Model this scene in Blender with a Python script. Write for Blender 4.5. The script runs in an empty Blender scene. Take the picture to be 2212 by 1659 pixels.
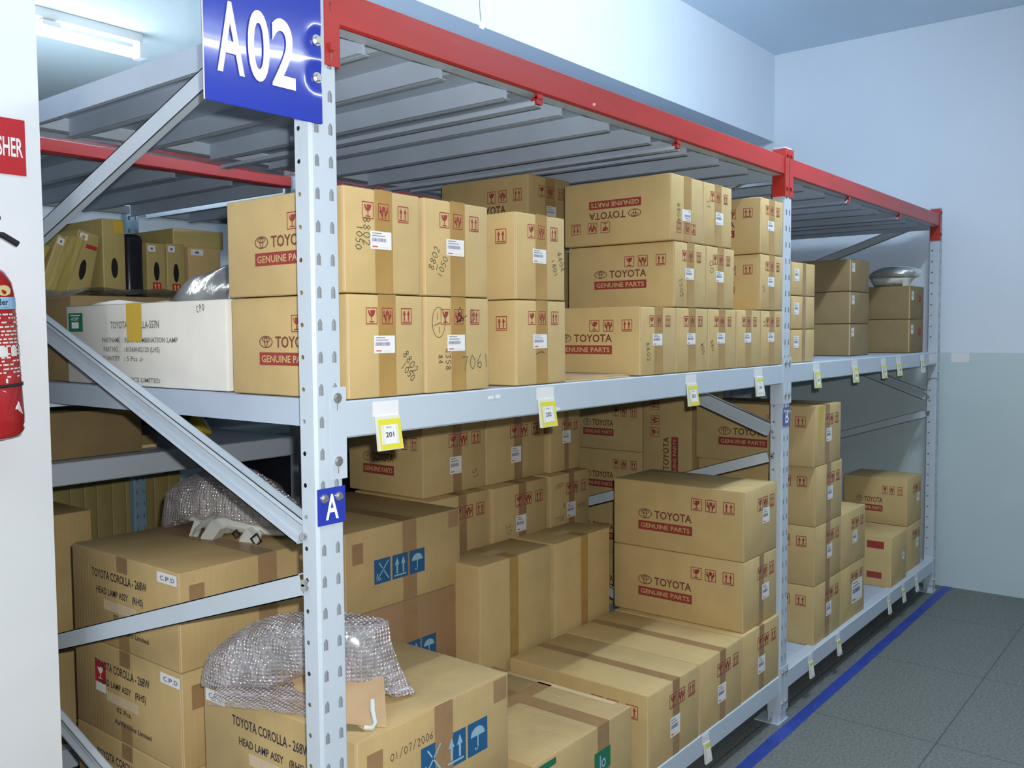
import bpy, bmesh, math, random
from mathutils import Vector, Matrix, noise
S = bpy.context.scene
COL = S.collection
random.seed(7)

# ------------------------------------------------------------------ camera, world, lights, exposure
F_PX, YAW, PITCH, ROLL = 1971.44, 0.67368, 0.05717, -0.00693
CAM = Vector((-1.2272, -1.4187, 1.6))
fw = Vector((math.cos(YAW)*math.cos(PITCH), math.sin(YAW)*math.cos(PITCH), -math.sin(PITCH)))
r0 = Vector((math.sin(YAW), -math.cos(YAW), 0)); u0 = r0.cross(fw)
cr, sr = math.cos(ROLL), math.sin(ROLL)
RT = cr*r0 + sr*u0; UP = -sr*r0 + cr*u0
cd = bpy.data.cameras.new('camera'); cam = bpy.data.objects.new('camera', cd); COL.objects.link(cam)
cd.sensor_width = 36; cd.lens = 36*F_PX/2212; cd.clip_start = 0.05
cam.matrix_world = Matrix(((RT.x, UP.x, -fw.x, CAM.x), (RT.y, UP.y, -fw.y, CAM.y), (RT.z, UP.z, -fw.z, CAM.z), (0, 0, 0, 1)))
S.camera = cam

W = bpy.data.worlds.new('world'); S.world = W; W.use_nodes = True
W.node_tree.nodes['Background'].inputs[0].default_value = (0.50, 0.58, 0.70, 1)
W.node_tree.nodes['Background'].inputs[1].default_value = 0.16

def light(name, kind, loc, energy, color, size=None, size_y=None, rot=(0, 0, 0)):
    l = bpy.data.lights.new(name, kind); l.energy = energy; l.color = color
    if kind == 'AREA':
        l.shape = 'RECTANGLE'; l.size = size; l.size_y = size_y
    elif kind == 'POINT': l.shadow_soft_size = size
    o = bpy.data.objects.new(name, l); COL.objects.link(o); o.location = loc; o.rotation_euler = rot
    return o
# the camera's own flash, just above and to the right of the lens
light('camera_flash', 'POINT', CAM + RT*0.035 + UP*0.055, 165, (1.0, 0.99, 0.97), 0.012)
# ceiling fluorescents: the lit tubes themselves are built further down as lamp fixtures
light('rear_tube_light', 'AREA', (0.28, 2.3, 2.755), 28, (0.86, 0.96, 1.0), 1.2, 0.05)

S.view_settings.view_transform = 'Standard'
S.view_settings.look = 'None'
S.view_settings.gamma = 1
S.view_settings.use_curve_mapping = False
S.view_settings.exposure = 0.0

# ------------------------------------------------------------------ materials
MATS = {}
def mat(name, col, rough=0.6, metal=0.0, var=0.0, vscale=8.0, bump=0.0, bscale=60.0, wave=None, spec=0.5, coat=0.0, emit=None, stretch=(1, 1, 1), flake=None):
    if name in MATS: return MATS[name]
    m = bpy.data.materials.new(name); m.use_nodes = True
    nt = m.node_tree; b = nt.nodes['Principled BSDF']
    b.inputs['Base Color'].default_value = (*col, 1); b.inputs['Roughness'].default_value = rough
    b.inputs['Metallic'].default_value = metal; b.inputs['Specular IOR Level'].default_value = spec
    b.inputs['Coat Weight'].default_value = coat
    if emit:
        b.inputs['Emission Color'].default_value = (*emit[0], 1); b.inputs['Emission Strength'].default_value = emit[1]
    tc = nt.nodes.new('ShaderNodeTexCoord'); mp = nt.nodes.new('ShaderNodeMapping')
    mp.inputs['Scale'].default_value = stretch
    nt.links.new(tc.outputs['Object'], mp.inputs['Vector'])
    out = None
    if var:
        n = nt.nodes.new('ShaderNodeTexNoise'); n.inputs['Scale'].default_value = vscale; n.inputs['Detail'].default_value = 5
        nt.links.new(mp.outputs[0], n.inputs['Vector'])
        r = nt.nodes.new('ShaderNodeMapRange'); r.inputs[1].default_value = .3; r.inputs[2].default_value = .7
        r.inputs[3].default_value = 1-var; r.inputs[4].default_value = 1+var
        nt.links.new(n.outputs['Fac'], r.inputs[0])
        mx = nt.nodes.new('ShaderNodeVectorMath'); mx.operation = 'SCALE'; mx.inputs[0].default_value = col
        nt.links.new(r.outputs[0], mx.inputs['Scale']); out = mx.outputs[0]
        nt.links.new(out, b.inputs['Base Color'])
    if flake:   # small chips and specks of another colour
        n = nt.nodes.new('ShaderNodeTexNoise'); n.inputs['Scale'].default_value = flake[1]; n.inputs['Detail'].default_value = 4
        nt.links.new(mp.outputs[0], n.inputs['Vector'])
        r = nt.nodes.new('ShaderNodeMapRange'); r.inputs[1].default_value = flake[2]; r.inputs[2].default_value = flake[2]+.04
        nt.links.new(n.outputs['Fac'], r.inputs[0])
        mx = nt.nodes.new('ShaderNodeMix'); mx.data_type = 'RGBA'
        nt.links.new(r.outputs[0], mx.inputs['Factor'])
        if out: nt.links.new(out, mx.inputs['A'])
        else: mx.inputs['A'].default_value = (*col, 1)
        mx.inputs['B'].default_value = (*flake[0], 1)
        nt.links.new(mx.outputs['Result'], b.inputs['Base Color'])
    if bump or wave:
        bp = nt.nodes.new('ShaderNodeBump'); bp.inputs['Distance'].default_value = 0.002
        if wave:
            w = nt.nodes.new('ShaderNodeTexWave'); w.bands_direction = 'DIAGONAL' if wave[0] == 'D' else wave[0]
            w.inputs['Scale'].default_value = wave[1]; w.inputs['Distortion'].default_value = .6
            mp2 = nt.nodes.new('ShaderNodeMapping'); mp2.inputs['Scale'].default_value = (1, 1, 0)
            nt.links.new(tc.outputs['Object'], mp2.inputs['Vector']); nt.links.new(mp2.outputs[0], w.inputs['Vector'])
            nt.links.new(w.outputs['Fac'], bp.inputs['Height']); bp.inputs['Strength'].default_value = wave[2]
        else:
            n = nt.nodes.new('ShaderNodeTexNoise'); n.inputs['Scale'].default_value = bscale; n.inputs['Detail'].default_value = 3
            nt.links.new(mp.outputs[0], n.inputs['Vector']); nt.links.new(n.outputs['Fac'], bp.inputs['Height'])
            bp.inputs['Strength'].default_value = bump
        nt.links.new(bp.outputs[0], b.inputs['Normal'])
    MATS[name] = m
    return m

KRAFT = mat('kraft_board', (0.56, 0.405, 0.178), .75, var=.07, vscale=9, bump=.12, bscale=250)
KRAFT_EDGE = mat('kraft_pale_edge', (0.66, 0.50, 0.28), .8)  # pale strips: worn cut edges plus a painted edge highlight
KRAFT_D = mat('kraft_dusty', (0.50, 0.355, 0.158), .8, var=.13, vscale=5, wave=('D', 38, .10))
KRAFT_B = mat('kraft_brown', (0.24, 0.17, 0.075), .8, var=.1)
KRAFT_IN = mat('kraft_inside', (0.50, 0.34, 0.19), .8, var=.06)
KRAFT_Y = mat('kraft_yellow', (0.44, 0.36, 0.13), .7, var=.08)
TAN_PATCH = mat('tan_paper_patch', (0.62, 0.50, 0.33), .8, wave=('D', 60, .15))
WHITE_BOARD = mat('white_board', (0.74, 0.72, 0.66), .75, var=.06, vscale=6)
INK_RED = mat('ink_red', (0.30, 0.035, 0.028), .7)
INK_MAROON = mat('ink_maroon', (0.16, 0.045, 0.025), .7)
INK_BLACK = mat('ink_black', (0.035, 0.03, 0.035), .7)
INK_GREY = mat('ink_grey', (0.20, 0.20, 0.18), .7)
INK_GREEN = mat('pen_green', (0.035, 0.06, 0.03), .7)
INK_BLUE = mat('ink_blue', (0.012, 0.10, 0.24), .6)
STICK_RED = mat('sticker_red', (0.50, 0.02, 0.03), .5)
STICK_GREEN = mat('sticker_green', (0.01, 0.17, 0.085), .5)
PAPER = mat('label_paper', (0.80, 0.80, 0.80), .5)
PAPER_INK = mat('label_ink', (0.13, 0.14, 0.24), .6)
PAPER_RED = mat('label_red', (0.6, 0.10, 0.06), .6)
TAPE = mat('packing_tape_brown', (0.40, 0.245, 0.075), .32, var=.08, vscale=14, bump=.25, bscale=45)
TAPE_D = mat('packing_tape_dull', (0.33, 0.20, 0.095), .4, var=.1, vscale=14, bump=.3, bscale=45)
TAPE_Y = mat('tape_yellow', (0.62, 0.42, 0.05), .3, bump=.3, bscale=50)
STEEL = mat('rack_paint_grey', (0.51, 0.585, 0.66), .42, var=.02, bump=.04, bscale=120)
STEEL_IN = mat('rack_inner_grey', (0.36, 0.40, 0.45), .5)
DECK = mat('deck_sheet_grey', (0.44, 0.52, 0.63), .42, var=.08, vscale=4)
RED = mat('rack_paint_red', (0.40, 0.026, 0.020), .35, var=.08, vscale=12, bump=.22, bscale=40, flake=((.75, .55, .5), 55, .72), stretch=(.25, 1, 1))
RED_D = mat('rack_red_dark', (0.40, 0.014, 0.016), .4)
ZINC = mat('zinc_bolt', (0.55, 0.55, 0.53), .3, metal=.8)
BLUE_SIGN = mat('sign_blue', (0.028, 0.05, 0.40), .10, coat=.6)
SIGN_WHITE = mat('sign_white', (0.88, 0.90, 0.92), .3)
YELLOW = mat('tag_yellow', (0.72, 0.66, 0.04), .35)
PLASTIC_W = mat('tag_clear_white', (0.72, 0.73, 0.62), .25)
WALLP = mat('wall_paint_white', (0.72, 0.80, 0.885), .7, var=.015, vscale=2)
DADO = mat('wall_dado_green', (0.55, 0.66, 0.68), .35, var=.03, vscale=3, bump=.1, bscale=9)
CEIL = mat('ceiling_paint', (0.62, 0.68, 0.66), .85, var=.02, vscale=2)
CEIL_B = mat('ceiling_paint_blue', (0.70, 0.82, 0.93), .85, var=.02, vscale=2)
PILLAR = mat('pillar_paint', (0.80, 0.84, 0.88), .7, bump=.1, bscale=20)
TUBE_S = mat('lamp_tube_soft', (1, 1, 1), .4, emit=((0.85, 0.93, 1.0), 34))
TUBE_FILL = mat('fill_tube_left', (1, 1, 1), .4, emit=((0.95, 0.95, 0.92), 120))  # tube of the added fill lamp, out of view
TUBE_B = mat('lamp_tube_bright', (1, 1, 1), .4, emit=((0.74, 0.86, 0.98), 270))
TUBE_C = mat('lamp_tube_medium', (1, 1, 1), .4, emit=((0.80, 0.88, 0.97), 24))
TUBE = mat('lamp_tube', (1, 1, 1), .4, emit=((0.86, 0.95, 1.0), 9))
LAMPBODY = mat('lamp_body', (0.7, 0.72, 0.72), .5)
EXT_RED = mat('extinguisher_red', (0.42, 0.015, 0.02), .25, coat=.3)
BLACK = mat('black_rubber', (0.02, 0.02, 0.022), .4)
BLUE_L = mat('label_lightblue', (0.30, 0.58, 0.85), .4)
CREAM = mat('label_cream', (0.75, 0.65, 0.30), .4)
LINE_BLUE = mat('floor_line_blue', (0.025, 0.055, 0.30), .5, var=.2, vscale=14, flake=((.14, .17, .25), 30, .66))
LAMP_GREY = mat('headlamp_housing', (0.60, 0.62, 0.58), .4, var=.04)
CHROME = mat('headlamp_reflector', (0.62, 0.66, 0.66), .18, metal=.6)
YBAG = mat('yellow_plastic', (0.62, 0.47, 0.05), .25, bump=.5, bscale=20)
DARK_FILL = mat('dark_fill', (0.012, 0.012, 0.02), .3)  # near-black for hand holes, the dark gap and the unlit rear rack
POST_B = mat('post_paint_blue', (0.30, 0.48, 0.62), .45)

def floor_mat():
    m = bpy.data.materials.new('floor_terrazzo'); m.use_nodes = True; nt = m.node_tree; b = nt.nodes['Principled BSDF']
    tc = nt.nodes.new('ShaderNodeTexCoord')
    mp = nt.nodes.new('ShaderNodeMapping'); mp.inputs['Location'].default_value = (-2.48, .545, 0)
    nt.links.new(tc.outputs['Object'], mp.inputs[0])
    br = nt.nodes.new('ShaderNodeTexBrick'); br.offset = 0; br.inputs['Scale'].default_value = 1
    br.inputs['Brick Width'].default_value = .835; br.inputs['Row Height'].default_value = .6; br.inputs['Mortar Size'].default_value = .004
    br.inputs['Color1'].default_value = (.15, .162, .15, 1); br.inputs['Color2'].default_value = (.162, .172, .16, 1); br.inputs['Mortar'].default_value = (.06, .07, .066, 1)
    br.inputs['Mortar Smooth'].default_value = .6
    nt.links.new(mp.outputs[0], br.inputs['Vector'])
    n = nt.nodes.new('ShaderNodeTexNoise'); n.inputs['Scale'].default_value = 90; n.inputs['Detail'].default_value = 6
    nt.links.new(tc.outputs['Object'], n.inputs['Vector'])
    r = nt.nodes.new('ShaderNodeMapRange'); r.inputs[1].default_value = .3; r.inputs[2].default_value = .7; r.inputs[3].default_value = .62; r.inputs[4].default_value = 1.3
    nt.links.new(n.outputs['Fac'], r.inputs[0])
    mx = nt.nodes.new('ShaderNodeVectorMath'); mx.operation = 'SCALE'
    nt.links.new(br.outputs['Color'], mx.inputs[0]); nt.links.new(r.outputs[0], mx.inputs['Scale']); nt.links.new(mx.outputs[0], b.inputs['Base Color'])
    b.inputs['Roughness'].default_value = .6
    return m
FLOOR = floor_mat()

def film_mat(name, col, alpha, bump, scale, rough=.12, bubble=False, metal=0):
    m = bpy.data.materials.new(name); m.use_nodes = True; nt = m.node_tree; b = nt.nodes['Principled BSDF']
    b.inputs['Base Color'].default_value = (*col, 1); b.inputs['Roughness'].default_value = rough
    b.inputs['Metallic'].default_value = metal; b.inputs['Alpha'].default_value = alpha; b.inputs['Specular IOR Level'].default_value = .9
    tc = nt.nodes.new('ShaderNodeTexCoord'); bp = nt.nodes.new('ShaderNodeBump')
    if bubble:
        v = nt.nodes.new('ShaderNodeTexVoronoi'); v.inputs['Scale'].default_value = scale; v.inputs['Randomness'].default_value = .25
        nt.links.new(tc.outputs['Object'], v.inputs['Vector'])
        r = nt.nodes.new('ShaderNodeMapRange'); r.inputs[1].default_value = 0; r.inputs[2].default_value = .6; r.inputs[3].default_value = 1; r.inputs[4].default_value = 0
        nt.links.new(v.outputs['Distance'], r.inputs[0]); nt.links.new(r.outputs[0], bp.inputs['Height'])
        n2 = nt.nodes.new('ShaderNodeTexNoise'); n2.inputs['Scale'].default_value = 26; n2.inputs['Detail'].default_value = 3
        nt.links.new(tc.outputs['Object'], n2.inputs['Vector'])
        r2 = nt.nodes.new('ShaderNodeMapRange'); r2.inputs[1].default_value = .35; r2.inputs[2].default_value = .65; r2.inputs[3].default_value = alpha-.22; r2.inputs[4].default_value = min(1, alpha+.2)
        nt.links.new(n2.outputs['Fac'], r2.inputs[0]); nt.links.new(r2.outputs[0], b.inputs['Alpha'])
    else:
        n = nt.nodes.new('ShaderNodeTexNoise'); n.inputs['Scale'].default_value = scale; n.inputs['Detail'].default_value = 4
        nt.links.new(tc.outputs['Object'], n.inputs['Vector']); nt.links.new(n.outputs['Fac'], bp.inputs['Height'])
    bp.inputs['Strength'].default_value = bump; bp.inputs['Distance'].default_value = .006
    nt.links.new(bp.outputs[0], b.inputs['Normal'])
    return m
BUBBLE = film_mat('bubble_wrap', (0.74, 0.69, 0.71), .62, 1.0, 105, .20, True, .45)
FILM = film_mat('clear_film', (0.60, 0.68, 0.78), .82, .5, 9)
FILM_D = film_mat('dusty_film', (0.40, 0.42, 0.43), .75, .6, 11)
FILM_G = film_mat('golden_film', (0.60, 0.50, 0.14), .6, .9, 18)

# ------------------------------------------------------------------ mesh building
class MB:
    def __init__(s): s.v = []; s.f = []; s.m = []; s.mats = []; s.sm = []
    def mi(s, m):
        if m not in s.mats: s.mats.append(m)
        return s.mats.index(m)
    def add(s, vs, fs, m, smooth=False):
        o = len(s.v); s.v += [tuple(v) for v in vs]; k = s.mi(m)
        for f in fs: s.f.append([o+i for i in f]); s.m.append(k); s.sm.append(smooth)
    def box(s, x0, x1, y0, y1, z0, z1, m, mb=None):
        vs = [(x0, y0, z0), (x1, y0, z0), (x1, y1, z0), (x0, y1, z0), (x0, y0, z1), (x1, y0, z1), (x1, y1, z1), (x0, y1, z1)]
        fs = [(0, 3, 2, 1), (4, 5, 6, 7), (0, 1, 5, 4), (1, 2, 6, 5), (2, 3, 7, 6), (3, 0, 4, 7)]
        if mb is None: s.add(vs, fs, m)
        else:
            s.add(vs, [fs[2]], m); s.add(vs, [f for i, f in enumerate(fs) if i != 2], mb)
    def cbox(s, x0, x1, y0, y1, z0, z1, m, c=.004):
        """box with rounded (bevelled) edges"""
        bm = bmesh.new(); bmesh.ops.create_cube(bm, size=1)
        for v in bm.verts: v.co = ((x0+x1)/2+v.co.x*(x1-x0), (y0+y1)/2+v.co.y*(y1-y0), (z0+z1)/2+v.co.z*(z1-z0))
        bmesh.ops.bevel(bm, geom=bm.edges[:], offset=c, segments=2, profile=.5, affect='EDGES')
        bm.verts.index_update()
        s.add([v.co.copy() for v in bm.verts], [[v.index for v in f.verts] for f in bm.faces], m, True); bm.free()
    def cyl(s, a, b, r, m, n=12, r2=None, caps=True, smooth=True):
        a = Vector(a); b = Vector(b); d = (b-a).normalized(); r2 = r if r2 is None else r2
        t = d.cross(Vector((0, 0, 1)) if abs(d.z) < .9 else Vector((1, 0, 0))).normalized(); q = d.cross(t)
        vs = []
        for p, rr in ((a, r), (b, r2)):
            for i in range(n):
                an = 2*math.pi*i/n; vs.append(p + (t*math.cos(an)+q*math.sin(an))*rr)
        s.add(vs, [(i, (i+1) % n, n+(i+1) % n, n+i) for i in range(n)], m, smooth)
        if caps: s.add(vs, [tuple(range(n-1, -1, -1)), tuple(range(n, 2*n))], m)
    def tube(s, pts, r, m, n=8):
        P = [Vector(p) for p in pts]
        rings = []
        for i, p in enumerate(P):
            d = (P[min(i+1, len(P)-1)]-P[max(i-1, 0)]).normalized()
            t = d.cross(Vector((.13, .31, .94))).normalized(); q = d.cross(t)
            rings.append([p+(t*math.cos(2*math.pi*k/n)+q*math.sin(2*math.pi*k/n))*r for k in range(n)])
        vs = [v for g in rings for v in g]
        fs = [(i*n+k, i*n+(k+1) % n, (i+1)*n+(k+1) % n, (i+1)*n+k) for i in range(len(P)-1) for k in range(n)]
        s.add(vs, fs, m, True); s.add(vs, [tuple(range(n-1, -1, -1)), tuple(range(len(vs)-n, len(vs)))], m)
    def lathe(s, prof, cx, cy, m, n=28):
        vs = []; k = len(prof)
        for i in range(n):
            a = 2*math.pi*i/n
            for r, z in prof: vs.append((cx+r*math.cos(a), cy+r*math.sin(a), z))
        s.add(vs, [(i*k+j, ((i+1) % n)*k+j, ((i+1) % n)*k+j+1, i*k+j+1) for i in range(n) for j in range(k-1)], m, True)
    def build(s, name, parent=None, loc=None, rot=None):
        me = bpy.data.meshes.new(name); me.from_pydata([tuple(v) for v in s.v], [], s.f)
        for m in s.mats: me.materials.append(m)
        me.polygons.foreach_set('material_index', s.m); me.polygons.foreach_set('use_smooth', s.sm); me.update()
        o = bpy.data.objects.new(name, me); COL.objects.link(o)
        if parent: o.parent = parent
        if loc: o.location = loc
        if rot: o.rotation_euler = rot
        return o
def thing(name, label, cat, loc=(0, 0, 0), rot=(0, 0, 0), group=None):
    o = bpy.data.objects.new(name, None); COL.objects.link(o); o.location = loc; o.rotation_euler = rot; o.empty_display_size = .1
    return tag(o, label, cat, group)
def tag(o, label, cat, group=None):
    o['label'] = label; o['category'] = cat
    if group: o['group'] = group
    return o
def struct(mb, name):
    o = mb.build(name); o['kind'] = 'structure'; return o

# ------------------------------------------------------------------ printing: text, icons, handwriting as thin ink on a face
_tc = {}
def text_poly(t):
    if t in _tc: return _tc[t]
    cu = bpy.data.curves.new('text_tmp', 'FONT'); cu.body = t; cu.resolution_u = 6 if len(t) < 3 else 2; cu.offset = .018
    o = bpy.data.objects.new('text_tmp', cu); COL.objects.link(o)
    bpy.context.view_layer.update()
    me = bpy.data.meshes.new_from_object(o.evaluated_get(bpy.context.evaluated_depsgraph_get()))
    vs = [(v.co.x, v.co.y) for v in me.vertices]; fs = [tuple(p.vertices) for p in me.polygons]
    bpy.data.objects.remove(o); bpy.data.curves.remove(cu); bpy.data.meshes.remove(me)
    x0 = min(v[0] for v in vs); x1 = max(v[0] for v in vs)
    _tc[t] = ([((x-x0)/(x1-x0), y/.70) for x, y in vs], fs)
    return _tc[t]
class Face:
    """maps (u, v, offset) on a carton face to 3D"""
    def __init__(s, mb, fn): s.mb = mb; s.fn = fn
    def poly(s, pts, m, off=.0008): s.mb.add([s.fn(u, v, off) for u, v in pts], [tuple(range(len(pts)))], m)
    def rect(s, u0, v0, u1, v1, m, off=.0008): s.poly([(u0, v0), (u1, v0), (u1, v1), (u0, v1)], m, off)
    def text(s, t, u, v, w, h, m, off=.0008, rot=0, shear=0):
        vs, fs = text_poly(t); c, q = math.cos(rot), math.sin(rot)
        P = []
        for x, y in vs:
            a, b = x*w+shear*y*h, y*h; P.append(s.fn(u+c*a-q*b, v+q*a+c*b, off))
        s.mb.add(P, fs, m)
    def ribbon(s, pts, t, m, off=.001):
        for (x0, y0), (x1, y1) in zip(pts[:-1], pts[1:]):
            dx, dy = x1-x0, y1-y0; l = math.hypot(dx, dy) or 1; nx, ny = -dy/l*t/2, dx/l*t/2
            ex, ey = dx/l*t*.3, dy/l*t*.3
            s.poly([(x0+nx-ex, y0+ny-ey), (x0-nx-ex, y0-ny-ey), (x1-nx+ex, y1-ny+ey), (x1+nx+ex, y1+ny+ey)], m, off)
    def ring(s, cx, cy, rx, ry, t, m, off=.0008, n=22):
        vs = []
        for i in range(n):
            a = 2*math.pi*i/n
            vs.append(s.fn(cx+rx*math.cos(a), cy+ry*math.sin(a), off)); vs.append(s.fn(cx+(rx-t)*math.cos(a), cy+(ry-t*.8)*math.sin(a), off))
        s.mb.add(vs, [(2*i, 2*((i+1) % n), 2*((i+1) % n)+1, 2*i+1) for i in range(n)], m)
    def sub(s, u, v, w, h):
        return lambda pts: [(u+x*w, v+y*h) for x, y in pts]
    def icon(s, kind, u, v, w, h, ml, mf, bg=None, frame=True):
        S_ = s.sub(u, v, w, h); t = .055
        if bg: s.rect(u, v, u+w, v+h, bg, .0006)
        if frame:
            for a in ((0, 0, 1, t), (0, 1-t, 1, 1), (0, t, t, 1-t), (1-t, t, 1, 1-t)):
                s.poly(S_([(a[0], a[1]), (a[2], a[1]), (a[2], a[3]), (a[0], a[3])]), ml)
        R = lambda p, th, m=mf: s.ribbon(S_(p), th*w, m)
        if kind == 'fragile':
            s.poly(S_([(.5+.31*math.cos(a), .84-.40*abs(math.sin(a))) for a in [math.pi*i/10 for i in range(11)]]), mf)
            R([(.5, .5), (.5, .17)], .07); R([(.3, .15), (.7, .15)], .07)
            if not bg: s.poly(S_([(.26, .86), (.4, .86), (.37, .70), (.44, .62), (.33, .66)]), KRAFT, .0014)
        elif kind == 'hands':
            s.poly(S_([(.5+.17*math.sin(a), .66+.19*math.cos(a)) for a in [math.pi*i/3 for i in range(6)]]), mf)
            for q in (-1, 1):
                R([(.5+q*.31, .78), (.5+q*.31, .5), (.5+q*.15, .32), (.5+q*.13, .12)], .10); R([(.5+q*.22, .56), (.5+q*.10, .40)], .09)
        elif kind == 'arrows':
            for c in (.30, .70):
                R([(c, .24), (c, .62)], .10); s.poly(S_([(c-.14, .58), (c+.14, .58), (c, .88)]), mf)
            R([(.14, .14), (.86, .14)], .07)
        elif kind == 'umbrella':
            s.poly(S_([(.5+.36*math.cos(a), .55+.28*math.sin(a)) for a in [math.pi*i/10 for i in range(11)]]), mf)
            R([(.5, .55), (.5, .2), (.44, .13), (.37, .18)], .06)
        elif kind == 'nohook':
            R([(.15, .15), (.88, .88)], .06); R([(.88, .15), (.5, .6), (.3, .85)], .06); R([(.2, .42), (.14, .26), (.26, .14), (.4, .2)], .06)
    def emblem(s, cx, cy, w, h, m):
        s.ring(cx, cy, w/2, h/2, w*.055, m); s.ring(cx, cy+h*.17, w*.30, h*.20, w*.05, m); s.ring(cx, cy-h*.02, w*.13, h*.44, w*.05, m)
    def write(s, t, u, v, h, m, ang=0, th=.0016):
        c, q = math.cos(ang), math.sin(ang); x = 0
        for ch in t:
            for st in STROKES.get(ch, []):
                P = []
                for a, b in st:
                    a += random.uniform(-.04, .04); b += random.uniform(-.04, .04)
                    X, Y = (x+a*.62)*h, b*h; P.append((u+c*X-q*Y, v+q*X+c*Y))
                s.ribbon(P, th, m)
            x += .78
STROKES = {'0': [[(.5, 1), (.1, .7), (.1, .3), (.5, 0), (.9, .3), (.9, .7), (.5, 1)]], '1': [[(.4, .95), (.5, 0)]],
 '2': [[(.1, .8), (.5, 1), (.85, .7), (.15, 0), (.9, .05)]], '5': [[(.85, 1), (.2, 1), (.15, .6), (.7, .6), (.85, .3), (.5, 0), (.1, .1)]],
 '6': [[(.75, 1), (.2, .55), (.15, .2), (.5, 0), (.85, .25), (.55, .5), (.2, .35)]], '7': [[(.05, 1), (.9, 1), (.35, 0)]],
 '8': [[(.5, .52), (.15, .75), (.5, 1), (.85, .75), (.5, .52), (.1, .25), (.5, 0), (.9, .25), (.5, .52)]],
 '9': [[(.85, .75), (.5, 1), (.15, .72), (.5, .5), (.85, .75), (.7, 0)]], '/': [[(.1, -.1), (.9, 1.1)]], '-': [[(.1, .5), (.9, .5)]],
 '3': [[(.1, .95), (.8, .9), (.45, .55), (.85, .3), (.45, 0), (.1, .1)]], '4': [[(.7, 0), (.7, 1), (.1, .35), (.9, .35)]],
 'C': [[(.85, .85), (.4, 1), (.1, .5), (.4, 0), (.85, .1)]], 'P': [[(.2, 0), (.25, 1), (.8, .85), (.75, .55), (.25, .5)]],
 'D': [[(.2, 0), (.2, 1), (.8, .7), (.8, .25), (.2, 0)]]}

# ------------------------------------------------------------------ cartons
NAMES = {}
def faces(mb, w, d, h, flip=False):
    fl = (lambda u, v, U: (U-u, h-v)) if flip else (lambda u, v, U: (u, v))
    Ff = Face(mb, lambda u, v, o: (fl(u, v, w)[0], -o, fl(u, v, w)[1]))
    Lf = Face(mb, lambda u, v, o: (-o, d-fl(u, v, d)[0], fl(u, v, d)[1]))
    Tf = Face(mb, lambda u, v, o: (u, v, h+o))
    return Ff, Lf, Tf
def side_print(f, d, h, kind):
    if kind == 'std':
        k = d/.40; q = h/.215
        for i, n in enumerate(('fragile', 'hands', 'arrows')):
            f.icon(n, (.22, .27, .335)[i]*k, .138*q, .036*k, .037*q, INK_RED, INK_RED)
        f.emblem(.129*k, .117*q, .048*k, .027*q, INK_MAROON)
        f.text('TOYOTA', .163*k, .105*q, .138*k, .024*q, INK_MAROON)
        f.rect(.105*k, .066*q, .301*k, .094*q, INK_RED); f.text('GENUINE PARTS', .113*k, .0725*q, .18*k, .015*q, KRAFT, .0014)
    else:
        k = d/.587; q = h/.272
        for i, n in enumerate(('fragile', 'hands', 'arrows')):
            f.icon(n, (.362, .424, .50)[i]*k, .178*q, .047*k, .048*q, INK_RED, INK_RED)
        f.emblem(.152*k, .140*q, .064*k, .040*q, INK_MAROON)
        f.text('TOYOTA', .196*k, .125*q, .168*k, .031*q, INK_MAROON)
        f.rect(.12*k, .073*q, .367*k, .110*q, INK_RED); f.text('GENUINE PARTS', .132*k, .083*q, .224*k, .018*q, KRAFT, .0014)
def front_print(f, w, h, kind):
    if kind == 'std':
        k = w/.225; q = h/.215
        for i, n in enumerate(('fragile', 'hands', 'arrows')):
            f.icon(n, (.052, .098, .156)[i]*k, .153*q, .0325*k, .035*q, INK_RED, INK_RED)
    else:
        k = w/.35; q = h/.272
        for i, n in enumerate(('fragile', 'hands', 'arrows')):
            f.icon(n, (.138, .196, .268)[i]*k, .178*q, .05*k, .05*q, INK_RED, INK_RED)
def label_part(root, f0, u, v, w, h):
    mb = MB(); f = Face(mb, f0.fn)
    o = .0012
    P = [f0.fn(a, b, o) for a, b in ((u, v), (u+w, v), (u+w, v+h), (u, v+h))] + [f0.fn(a, b, .0004) for a, b in ((u, v), (u+w, v), (u+w, v+h), (u, v+h))]
    mb.add(P, [(0, 1, 2, 3), (0, 4, 5, 1), (1, 5, 6, 2), (2, 6, 7, 3), (3, 7, 4, 0)], PAPER)
    x = u+w*.06
    while x < u+w*.74:
        t = random.choice((.008, .012, .02))*w; f.rect(x, v+h*.42, x+t, v+h*.62, PAPER_INK, .0016); x += t+random.choice((.008, .014))*w
    for r_, l_ in ((.86, .45), (.72, .6)): f.rect(u+w*.08, v+h*r_, u+w*(.08+l_), v+h*(r_+.045), INK_GREY, .0016)
    f.rect(u+w*.08, v+h*.10, u+w*.34, v+h*.17, PAPER_RED, .0016); f.rect(u+w*.42, v+h*.10, u+w*.85, v+h*.13, CREAM, .0016)
    return mb.build('barcode_label', root)
def tape_part(root, w, d, h, u0, u1, m=TAPE, front=True, top=True, off=.0007):
    mb = MB(); P = []
    n = 10
    if front:
        for i in range(n+1): P.append((-off, h*.004+(h*.996+off)*i/n))
        if top: P += [(d*i/6, h+off) for i in range(7)]
    else: P += [(d*i/8, h+off) for i in range(9)]
    vs = []
    for y, z in P: vs += [(u0, y, z), (u1, y, z)]
    mb.add(vs, [(2*i, 2*i+1, 2*i+3, 2*i+2) for i in range(len(P)-1)], m)
    return mb.build('packing_tape', root)
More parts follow.
